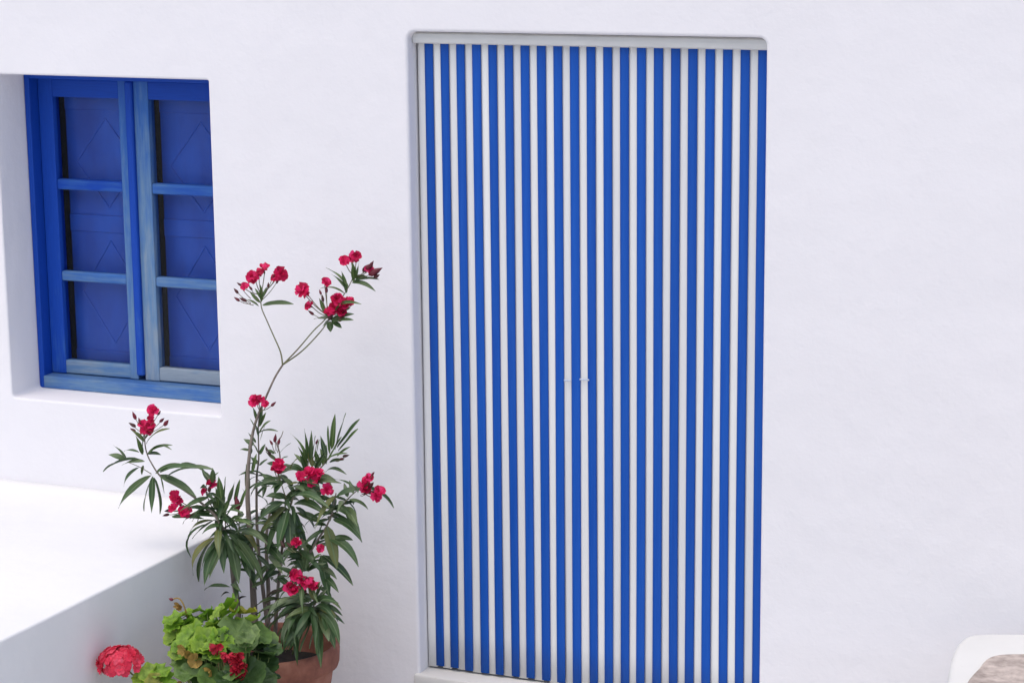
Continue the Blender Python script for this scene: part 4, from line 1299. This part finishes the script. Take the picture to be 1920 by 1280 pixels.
OLEANDER_BUDS = [
    (-0.434,-0.28,1.21,0.0076,-0.388,-0.28,1.178),
    (-0.432,-0.28,1.186,0.0076,-0.388,-0.28,1.175),
    (-0.411,-0.28,1.186,0.0091,-0.379,-0.28,1.172),
    (-0.423,-0.28,1.231,0.0061,-0.387,-0.28,1.191),
    (-0.311,-0.28,1.26,0.0091,-0.349,-0.28,1.193),
    (-0.328,-0.28,1.234,0.0061,-0.352,-0.28,1.193),
    (-0.298,-0.28,1.246,0.0061,-0.349,-0.28,1.19),
    (-0.386,-0.28,1.222,0.0061,-0.358,-0.28,1.185),
    (-0.157,-0.27,1.203,0.0076,-0.147,-0.27,1.157),
    (-0.195,-0.27,1.159,0.0076,-0.15,-0.27,1.144),
    (-0.164,-0.27,1.221,0.0061,-0.146,-0.27,1.165),
    (-0.133,-0.27,1.155,0.0122,-0.147,-0.27,1.133),
    (-0.099,-0.27,1.149,0.0106,-0.134,-0.27,1.134),
    (-0.144,-0.27,1.23,0.0076,-0.144,-0.27,1.173),
    (-0.048,-0.2,1.287,0.0152,-0.083,-0.2,1.258),
    (-0.024,-0.2,1.277,0.0167,-0.076,-0.2,1.258),
    (-0.036,-0.2,1.295,0.0106,-0.079,-0.2,1.261),
    (-0.018,-0.2,1.265,0.0091,-0.076,-0.2,1.255),
    (-0.283,-0.35,0.797,0.0091,-0.281,-0.35,0.761),
    (-0.271,-0.35,0.789,0.0076,-0.277,-0.35,0.756),
    (-0.304,-0.35,0.754,0.0076,-0.287,-0.35,0.733),
    (-0.312,-0.35,0.763,0.0061,-0.288,-0.35,0.736),
    (-0.296,-0.35,0.784,0.0061,-0.283,-0.35,0.753),
    (-0.286,-0.35,0.899,0.0076,-0.325,-0.35,0.877),
    (-0.142,-0.36,0.802,0.0061,-0.154,-0.36,0.754),
    (-0.051,-0.36,0.769,0.0076,-0.082,-0.36,0.754),
    (-0.063,-0.36,0.759,0.0061,-0.085,-0.36,0.751),
    (-0.635,-0.54,0.878,0.0091,-0.606,-0.54,0.833),
    (-0.642,-0.54,0.851,0.0091,-0.606,-0.54,0.83),
    (-0.641,-0.54,0.836,0.0076,-0.606,-0.54,0.827),
    (-0.531,-0.54,0.866,0.0106,-0.591,-0.54,0.831),
    (-0.545,-0.54,0.873,0.0076,-0.593,-0.54,0.834),
    (-0.618,-0.54,0.864,0.0076,-0.606,-0.54,0.833),
    (-0.553,-0.54,0.893,0.0061,-0.59,-0.54,0.85),
    (-0.556,-0.5,0.594,0.0106,-0.507,-0.5,0.602),
    (-0.567,-0.5,0.58,0.0076,-0.507,-0.5,0.599),
    (-0.524,-0.5,0.619,0.0091,-0.498,-0.5,0.611),
    (-0.419,-0.5,0.674,0.0091,-0.429,-0.5,0.649),
    (-0.33,-0.5,0.635,0.0152,-0.328,-0.5,0.604),
    (0.067,-0.44,0.713,0.0106,0.041,-0.44,0.691),
    (0.065,-0.44,0.694,0.0091,0.038,-0.44,0.686),
    (0.074,-0.44,0.747,0.0061,0.045,-0.44,0.703),
    (0.049,-0.44,0.688,0.0061,0.034,-0.44,0.681),
    (-0.097,-0.56,0.435,0.0091,-0.098,-0.56,0.451),
    (-0.089,-0.56,0.425,0.0091,-0.097,-0.56,0.448),
    (-0.154,-0.56,0.551,0.0091,-0.121,-0.56,0.531),
    (-0.132,-0.56,0.551,0.0076,-0.113,-0.56,0.532),
    (-0.083,-0.56,0.462,0.0076,-0.096,-0.56,0.464),
]
GERANIUM_LEAVES = [
    (-0.342,-0.72,0.354,0.0531,0),
    (-0.286,-0.68,0.372,0.0531,0),
    (-0.217,-0.69,0.38,0.0383,3),
    (-0.371,-0.76,0.334,0.0501,0),
    (-0.269,-0.77,0.352,0.0531,0),
    (-0.184,-0.78,0.355,0.0619,1),
    (-0.156,-0.72,0.341,0.0442,1),
    (-0.331,-0.82,0.311,0.0472,0),
    (-0.246,-0.84,0.339,0.0442,0),
    (-0.413,-0.7,0.344,0.0324,0),
    (-0.231,-0.74,0.378,0.0413,0),
    (-0.152,-0.68,0.313,0.0354,1),
    (-0.125,-0.7,0.293,0.0324,2),
    (-0.189,-0.82,0.305,0.056,2),
    (-0.207,-0.86,0.32,0.0383,1),
    (-0.242,-0.86,0.265,0.0501,2),
    (-0.321,-0.84,0.276,0.0354,1),
    (-0.126,-0.84,0.258,0.059,2),
    (-0.187,-0.9,0.255,0.056,1),
    (-0.137,-0.72,0.253,0.0413,2),
    (-0.142,-0.74,0.293,0.0472,2),
    (-0.122,-0.72,0.227,0.0354,2),
    (-0.377,-0.93,0.265,0.0295,0),
    (-0.344,-0.92,0.272,0.0295,0),
    (-0.399,-0.94,0.25,0.0236,0),
    (-0.324,-0.93,0.25,0.0324,0),
    (-0.349,-0.95,0.251,0.0265,3),
    (-0.138,-0.88,0.294,0.0383,1),
    (-0.114,-0.78,0.228,0.0442,2),
    (-0.316,-0.8,0.349,0.0383,0),
    (-0.212,-0.82,0.351,0.0383,0),
    (-0.366,-0.79,0.316,0.0354,1),
    (-0.272,-0.85,0.298,0.0354,1),
    (-0.143,-0.84,0.337,0.0324,1),
    (-0.375,-0.71,0.368,0.0354,0),
    (-0.313,-0.7,0.372,0.0383,0),
    (-0.406,-0.75,0.342,0.0295,0),
    (-0.377,-0.8,0.326,0.0295,0),
    (-0.288,-0.82,0.343,0.0354,0),
    (-0.256,-0.68,0.38,0.0324,0),
    (-0.254,-0.76,0.37,0.0354,0),
    (-0.189,-0.71,0.366,0.0354,0),
    (-0.235,-0.87,0.312,0.0295,1),
    (-0.291,-0.86,0.314,0.0295,0),
    (-0.19,-0.83,0.343,0.0295,1),
    (-0.277,-0.9,0.268,0.0354,1),
    (-0.145,-0.9,0.27,0.0383,2),
    (-0.132,-0.799,0.373,0.0261,1),
    (-0.364,-0.765,0.355,0.0308,0),
    (-0.276,-0.852,0.328,0.0201,0),
    (-0.218,-0.822,0.339,0.0213,0),
    (-0.388,-0.773,0.365,0.031,0),
    (-0.224,-0.866,0.336,0.021,0),
    (-0.341,-0.836,0.319,0.0218,0),
    (-0.214,-0.824,0.356,0.0257,0),
    (-0.217,-0.801,0.356,0.0219,0),
    (-0.12,-0.845,0.366,0.0279,1),
    (-0.127,-0.831,0.357,0.0231,1),
    (-0.192,-0.874,0.324,0.0257,0),
    (-0.261,-0.844,0.339,0.0222,0),
    (-0.307,-0.732,0.385,0.0226,0),
    (-0.292,-0.868,0.313,0.026,0),
    (-0.133,-0.831,0.357,0.0217,1),
    (-0.31,-0.82,0.346,0.0234,0),
    (-0.311,-0.839,0.342,0.029,0),
    (-0.347,-0.794,0.346,0.0203,0),
    (-0.256,-0.849,0.328,0.0293,0),
    (-0.333,-0.819,0.333,0.0283,0),
    (-0.271,-0.867,0.321,0.0194,0),
    (-0.223,-0.82,0.355,0.0218,0),
    (-0.377,-0.787,0.355,0.0278,0),
    (-0.269,-0.823,0.329,0.0257,0),
    (-0.228,-0.832,0.325,0.0199,0),
    (-0.25,-0.772,0.361,0.0255,0),
    (-0.19,-0.839,0.347,0.0263,0),
    (-0.254,-0.758,0.399,0.026,0),
    (-0.273,-0.764,0.367,0.022,0),
    (-0.204,-0.703,0.282,0.0334,2),
    (-0.171,-0.682,0.23,0.0305,2),
    (-0.148,-0.714,0.286,0.0299,2),
    (-0.154,-0.726,0.315,0.028,2),
    (-0.155,-0.726,0.329,0.0273,2),
    (-0.139,-0.699,0.293,0.0243,2),
    (-0.207,-0.705,0.256,0.0287,2),
]

# ------------------------------------------------------------------ oleander
ole = empty('oleander', POT + V((0, 0, .34)))
tag(ole, 'tall oleander with crimson flowers and long narrow leaves beside the doorway', 'shrub')
for pts, r0, r1 in OLEANDER_STEMS:
    thick = r0 > 4
    obj('stem', tube_mesh('stem', pts, r0 * .001, r1 * .001, 8 if thick else 6, 4, .12 if thick else .05), ole, mat=M['bark'] if thick else M['twig'])

def leaf_mesh(name, bow, fold=.22, twist=0.0):
    """unit long along X, unit wide, bowed up by the given share of its length"""
    bm = bmesh.new()
    n = 8
    rows = []
    for i in range(n + 1):
        s = i / n
        w = .5 * min(1.0, 1.06 * (math.sin(math.pi * (.04 + .96 * s) ** .80)) ** .85) if 0 < s < 1 else (.035 if s == 0 else .012)
        zc = bow * 4 * s * (1 - s)
        row = []
        for k, u in enumerate((-1, -.5, 0, .5, 1)):
            y = w * u
            z = zc + fold * .09 * (abs(u) - .35) * (w * 2) + .012 * math.sin(7 * s + 2 * u) * abs(u)
            a = twist * s
            row.append(bm.verts.new((s, y * math.cos(a), z + y * .12 * math.sin(a))))
        rows.append(row)
    for i in range(n):
        for k in range(4):
            f = bm.faces.new((rows[i][k], rows[i + 1][k], rows[i + 1][k + 1], rows[i][k + 1]))
            f.smooth = True
    me = bpy.data.meshes.new(name)
    bm.to_mesh(me); bm.free()
    return me
BOWS = [0, .05, .1, .16, .22, .3]
LEAF = {}
for mk in ('leaf', 'young_leaf', 'dry_leaf'):
    for bi, b in enumerate(BOWS):
        for var in range(2):
            me = leaf_mesh('leaf', b, .22 + .25 * var, .8 * var)
            me.materials.append(M[mk])
            LEAF[(mk, bi, var)] = me
CTR = V((-.27, -.42, .55))
for (bx, by, bz, tx, ty, tz, w, b) in OLEANDER_LEAVES:
    a, c = V((bx, by, bz)), V((tx, ty, tz))
    d = c - a
    outw = V((d.x, d.y, 0))
    hint = V((0, 0, .8)) - fwd * .55 + outw.normalized() * (.7 if d.z < 0 else -.2) + V((random.uniform(-.45, .45), random.uniform(-.3, .3), random.uniform(-.3, .3)))
    bi = min(range(len(BOWS)), key=lambda k: abs(BOWS[k] - b))
    mk = 'leaf'
    if d.z > .03 and w < .024:
        w *= .84
        if random.random() < .65:
            mk = 'young_leaf'
    if w < .0145 and bz < .36 and bx < -.25:
        mk = 'dry_leaf'
    mw = frame_matrix(a, d, hint) @ Matrix.Diagonal((d.length, w * 1.16, d.length, 1))
    obj('leaf', LEAF[(mk, bi, random.randrange(2))], ole, mw)

# the small leaves deep in the bush, past counting: one mesh
bm = bmesh.new()
for (bx, by, bz, tx, ty, tz, w, b) in OLEANDER_FILL:
    a, c = V((bx, by, bz)), V((tx, ty, tz))
    d = c - a
    hint = V((0, 0, .8)) - fwd * .4 + V((d.x, d.y, 0)).normalized() * .6 + V((random.uniform(-.6, .6), random.uniform(-.4, .4), random.uniform(-.4, .4)))
    bi = min(range(len(BOWS)), key=lambda k: abs(BOWS[k] - b))
    mw = WORLD[ole.name].inverted() @ frame_matrix(a, d, hint) @ Matrix.Diagonal((d.length, w, d.length, 1))
    n0 = len(bm.verts)
    bm.from_mesh(LEAF[('leaf', bi, random.randrange(2))])
    bm.verts.ensure_lookup_table()
    for v in bm.verts[n0:]:
        v.co = mw @ v.co
me = bpy.data.meshes.new('inner_foliage')
bm.to_mesh(me)
bm.free()
fol = obj('inner_foliage', me, ole, WORLD[ole.name].copy(), M['fill_leaf'])
fol['kind'] = 'stuff'

def petal_mesh(name, ruffle, cup, ph):
    bm = bmesh.new()
    n, mN = 4, 4
    rows = []
    for i in range(n + 1):
        s = i / n
        w = .07 + .42 * math.sin(math.pi * .5 * min(1, s * 1.15)) ** 1.3
        row = []
        for k in range(mN + 1):
            u = 2 * k / mN - 1
            x = s - .16 * s * u * u - .04 * math.sin(5 * u + ph) * s
            y = w * u
            z = cup * (s * s) * .5 + .16 * u * u * s + ruffle * math.sin(4.5 * u + ph) * s * s
            row.append(bm.verts.new((x, y, z)))
        rows.append(row)
    for i in range(n):
        for k in range(mN):
            f = bm.faces.new((rows[i][k], rows[i + 1][k], rows[i + 1][k + 1], rows[i][k + 1])); f.smooth = True
    me = bpy.data.meshes.new(name)
    bm.to_mesh(me); bm.free()
    return me
PET = []
for q in range(4):
    me = petal_mesh('petal', .10 + .03 * q, -.2 + .22 * q, q * 1.9)
    me.materials.append(M['petal'])
    PET.append(me)
calyx = lathe_mesh('calyx', [(.05, -.75), (.13, -.62), (.16, -.3), (.10, -.05), (.05, .02)], 8)
calyx.materials.append(M['bud'])
for (fx, fy, fz, r, qx, qy, qz) in OLEANDER_FLOWERS:
    r *= 1.12
    ax = (V((0, 0, .55)) - fwd * .75 + V((random.uniform(-.7, .7), random.uniform(-.2, .2), random.uniform(-.45, .45)))).normalized()
    mw = frame_matrix(V((fx, fy, fz)), ax.orthogonal(), ax) @ Matrix.Rotation(random.uniform(0, 6.3), 4, 'Z') @ Matrix.Diagonal((r, r, r, 1))
    flo = obj('flower', calyx, ole, mw)
    foot = V((qx, qy, qz)); top = V((fx, fy, fz)) - ax * r * .7
    obj('flower_stalk', tube_mesh('flower_stalk', [foot, foot.lerp(top, .55) + V((0, 0, -.005)), top], .0016, .0013, 5, 3), flo, mat=M['twig'])
    rings = [(5, .98, -12, 0)] + ([(4, .78, -38, .06)] if r > .017 else [(2, .6, -50, .08)]) + ([(3, .55, -62, .1)] if r > .03 else [])
    for n, ln, tilt, lift in rings:
        off = random.uniform(0, 6.28)
        for k in range(n):
            a = off + 2 * math.pi * k / n + random.uniform(-.22, .22)
            s = ln * random.uniform(.85, 1.12)
            pm = mw @ Matrix.Translation((0, 0, lift)) @ Matrix.Rotation(a, 4, 'Z') @ Matrix.Rotation(R(tilt + random.uniform(-16, 16)), 4, 'Y') @ Matrix.Diagonal((s, s * random.uniform(.9, 1.15), s, 1))
            obj('petal', random.choice(PET), flo, pm)
budm = lathe_mesh('bud', [(.10, -.9), (.42, -.6), (.52, -.1), (.38, .5), (.14, 1.0), (.03, 1.25)], 8, .05)
budm.materials.append(M['bud'])
for (x, y, z, r, sx, sy, sz) in OLEANDER_BUDS:
    a, s = V((x, y, z)), V((sx, sy, sz))
    ax = (a - s).normalized() + V((random.uniform(-.3, .3), random.uniform(-.3, .3), random.uniform(-.2, .3)))
    q = r * 1.15
    obj('bud', budm, ole, frame_matrix(a, ax.orthogonal(), ax.normalized()) @ Matrix.Diagonal((q, q, q * 1.15, 1)))
    mid = s.lerp(a, .5) + V((0, 0, -.004))
    obj('bud_stalk', tube_mesh('bud_stalk', [s, mid, a], .0014, .0010, 5, 3), ole, mat=M['twig'])

# ------------------------------------------------------------------ geranium
ger = empty('geranium', GPOT + V((0, 0, .23)))
tag(ger, 'bright green geranium with ruffled leaves and a coral red flower head', 'plant')
def geranium_leaf(name, ph, cup, ruf):
    bm = bmesh.new()
    seg, nr = 42, 4
    c = bm.verts.new((0, 0, 0))
    rings = []
    for q in range(1, nr + 1):
        s = q / nr
        row = []
        for k in range(seg):
            a = 2 * math.pi * k / seg
            notch = 1 - .55 * math.exp(-((a - math.pi) / .30) ** 2)
            lobe = 1 + s * s * (.10 * abs(math.sin(3.5 * a + ph)) + .05 * abs(math.sin(10.5 * a + ph)) - .08)
            rr = s * notch * lobe
            z = cup * s * s + ruf * s ** 3 * (math.sin(5 * a + ph * 3) * .8 + .3 * math.sin(11 * a + ph)) - .09 * s * abs(math.cos(3.5 * a + ph))
            row.append(bm.verts.new((rr * math.cos(a), rr * math.sin(a), z)))
        rings.append(row)
    for k in range(seg):
        f = bm.faces.new((c, rings[0][k], rings[0][(k + 1) % seg])); f.smooth = True
        for q in range(nr - 1):
            f = bm.faces.new((rings[q][k], rings[q + 1][k], rings[q + 1][(k + 1) % seg], rings[q][(k + 1) % seg])); f.smooth = True
    me = bpy.data.meshes.new(name)
    bm.to_mesh(me); bm.free()
    return me
GL = {}
for kind in range(4):
    for var in range(3):
        me = geranium_leaf('leaf', var * 1.3 + kind, .10 + .16 * var, .12 + .04 * var if kind != 2 else .08)
        me.materials.append(M['ger%d' % kind])
        GL[(kind, var)] = me
crown = GPOT + V((0, 0, .26))
for sx, sy, sz in ((-.05, .02, .12), (.04, .04, .11), (0, -.05, .10), (-.12, -.03, .08)):
    obj('stem', tube_mesh('stem', [crown + V((0, 0, -.03)), crown + V((sx * .5, sy * .5, sz * .6)), crown + V((sx, sy, sz))], .006, .004, 7, 4, .1), ger, mat=M['twig'])
for (x, y, z, r, kind) in GERANIUM_LEAVES:
    p = V((x, y, z))
    outw = V((p.x - crown.x, p.y - crown.y, 0))
    if outw.length < 1e-3:
        outw = V((0, -1, 0))
    nrm = (V((0, 0, .75)) + outw.normalized() * .55 - fwd * .55 + V((random.uniform(-.6, .6), random.uniform(-.4, .4), random.uniform(-.35, .35)))).normalized()
    mw = frame_matrix(p, outw.normalized() + V((random.uniform(-.6, .6), 0, -.3)), nrm) @ Matrix.Diagonal((r, r, r, 1))
    lfo = obj('leaf', GL[(kind, random.randrange(3))], ger, mw)
    base = crown + outw * .25 + V((0, 0, random.uniform(.0, .06)))
    if z < base.z + .01:
        base.z = z - .03
    obj('leaf_stalk', tube_mesh('leaf_stalk', [base, base.lerp(p, .55) + outw * .12 + V((0, 0, -.012)), p - nrm * .002], .0022, .0015, 5, 4), lfo, mat=M['stalk'])

# florets: five blunt petals in one small mesh
def floret_mesh(name, mat, droop):
    bm = bmesh.new()
    for k in range(5):
        a = 2 * math.pi * k / 5
        ca, sa = math.cos(a), math.sin(a)
        rows = []
        for i in range(4):
            s = i / 3
            w = .10 + .36 * math.sin(math.pi * .5 * min(1, s * 1.25))
            row = []
            for u in (-1, 0, 1):
                x = s * (1 - .13 * u * u)
                y = w * u * (1 - .25 * (s > .9))
                z = droop * s * s + .10 * u * u * s + .05 * math.sin(k * 2.1 + u * 3)
                row.append(bm.verts.new((x * ca - y * sa, x * sa + y * ca, z)))
            rows.append(row)
        for i in range(3):
            for q in range(2):
                f = bm.faces.new((rows[i][q], rows[i + 1][q], rows[i + 1][q + 1], rows[i][q + 1])); f.smooth = True
    me = bpy.data.meshes.new(name)
    bm.to_mesh(me); bm.free()
    me.materials.append(mat)
    return me
FLO = [floret_mesh('floret', M['gpetal'], d) for d in (.25, .0, -.25)]
WFL = floret_mesh('floret', M['wilt'], .9)
def flower_head(centre, axis, rad, n, fr, foot, meshes, spread=1.9):
    bm = bmesh.new()
    bmesh.ops.create_icosphere(bm, subdivisions=2, radius=rad * .45)
    hd = obj('flower_head', mesh_of(bm, 'flower_head', True), ger, Matrix.Translation(centre), M['stalk'])
    obj('flower_stalk', tube_mesh('flower_stalk', [foot, foot.lerp(centre, .5) + V((0, 0, -.008)), centre], .003, .0025, 6, 4), hd, mat=M['stalk'])
    ax = axis.normalized()
    o1 = ax.orthogonal().normalized(); o2 = ax.cross(o1)
    for k in range(n):
        th = math.acos(1 - (1 - math.cos(spread)) * (k + .5) / n)
        ph = k * 2.39996 + random.uniform(-.2, .2)
        d = ax * math.cos(th) + (o1 * math.cos(ph) + o2 * math.sin(ph)) * math.sin(th)
        d = (d + V((random.uniform(-.15, .15),) * 3)).normalized()
        p = centre + V((d.x * 1.15, d.y, d.z * .85)) * rad * random.uniform(.80, 1.06)
        s = fr * random.uniform(.85, 1.15)
        obj('floret', random.choice(meshes), hd, frame_matrix(p, d.orthogonal(), d) @ Matrix.Rotation(random.uniform(0, 6), 4, 'Z') @ Matrix.Diagonal((s, s, s, 1)))
    return hd
flower_head(V((-.466, -.93, .280)), V((-.15, -.35, .9)), .056, 130, .0135, V((-.36, -.90, .20)), FLO, 1.5)
wilt = [(-.186, -.87, .353), (-.156, -.87, .337), (-.131, -.87, .333), (-.123, -.87, .317), (-.119, -.87, .304), (-.126, -.87, .288)]
whd = obj('wilted_flower', tube_mesh('wilted_flower', [(-.20, -.82, .24), (-.19, -.86, .30), (-.15, -.872, .33), (-.122, -.872, .31), (-.126, -.872, .285)], .003, .002, 6, 4), ger, mat=M['stalk'])
for (x, y, z) in wilt:
    for q in range(4):
        d = V((random.uniform(-1, 1), random.uniform(-1, -.1), random.uniform(-1, .5))).normalized()
        p = V((x, y - .01, z)) + d * .006
        s = random.uniform(.011, .016)
        obj('floret', WFL, whd, frame_matrix(p, d.orthogonal(), d) @ Matrix.Diagonal((s, s, s * 1.3, 1)))
dl = geranium_leaf('dried_leaf', .7, .9, .3)
dl.materials.append(M['dry_yellow'])
for (x, y, z), r in (((-.289, -.885, .331), .016), ((-.276, -.885, .322), .013), ((-.258, -.885, .302), .020), ((-.211, -.885, .282), .017), ((-.300, -.90, .235), .012)):
    nrm = V((random.uniform(-.5, .5), -.8, random.uniform(-.5, .5)))
    obj('dried_leaf', dl, ger, frame_matrix(V((x, y, z)), nrm.orthogonal(), nrm.normalized()) @ Matrix.Diagonal((r, r, r, 1)))
sp = obj('spent_flower_stalk', tube_mesh('spent_flower_stalk', [(-.330, -.74, .28), (-.376, -.72, .355), (-.382, -.72, .378), (-.39, -.72, .400), (-.403, -.72, .413), (-.420, -.72, .409)], .0026, .0020, 6, 4), ger, mat=M['dry_yellow'])
obj('spent_bud', budm, sp, Matrix.Translation((-.427, -.72, .407)) @ Matrix.Rotation(R(-80), 4, 'Y') @ Matrix.Diagonal((.009, .009, .007, 1)))
for (x, y, z) in ((-.405, -.722, .392), (-.396, -.722, .386)):
    obj('dried_petal', dl, sp, Matrix.Translation((x, y, z)) @ Matrix.Rotation(R(70), 4, 'X') @ Matrix.Diagonal((.009, .009, .012, 1)))
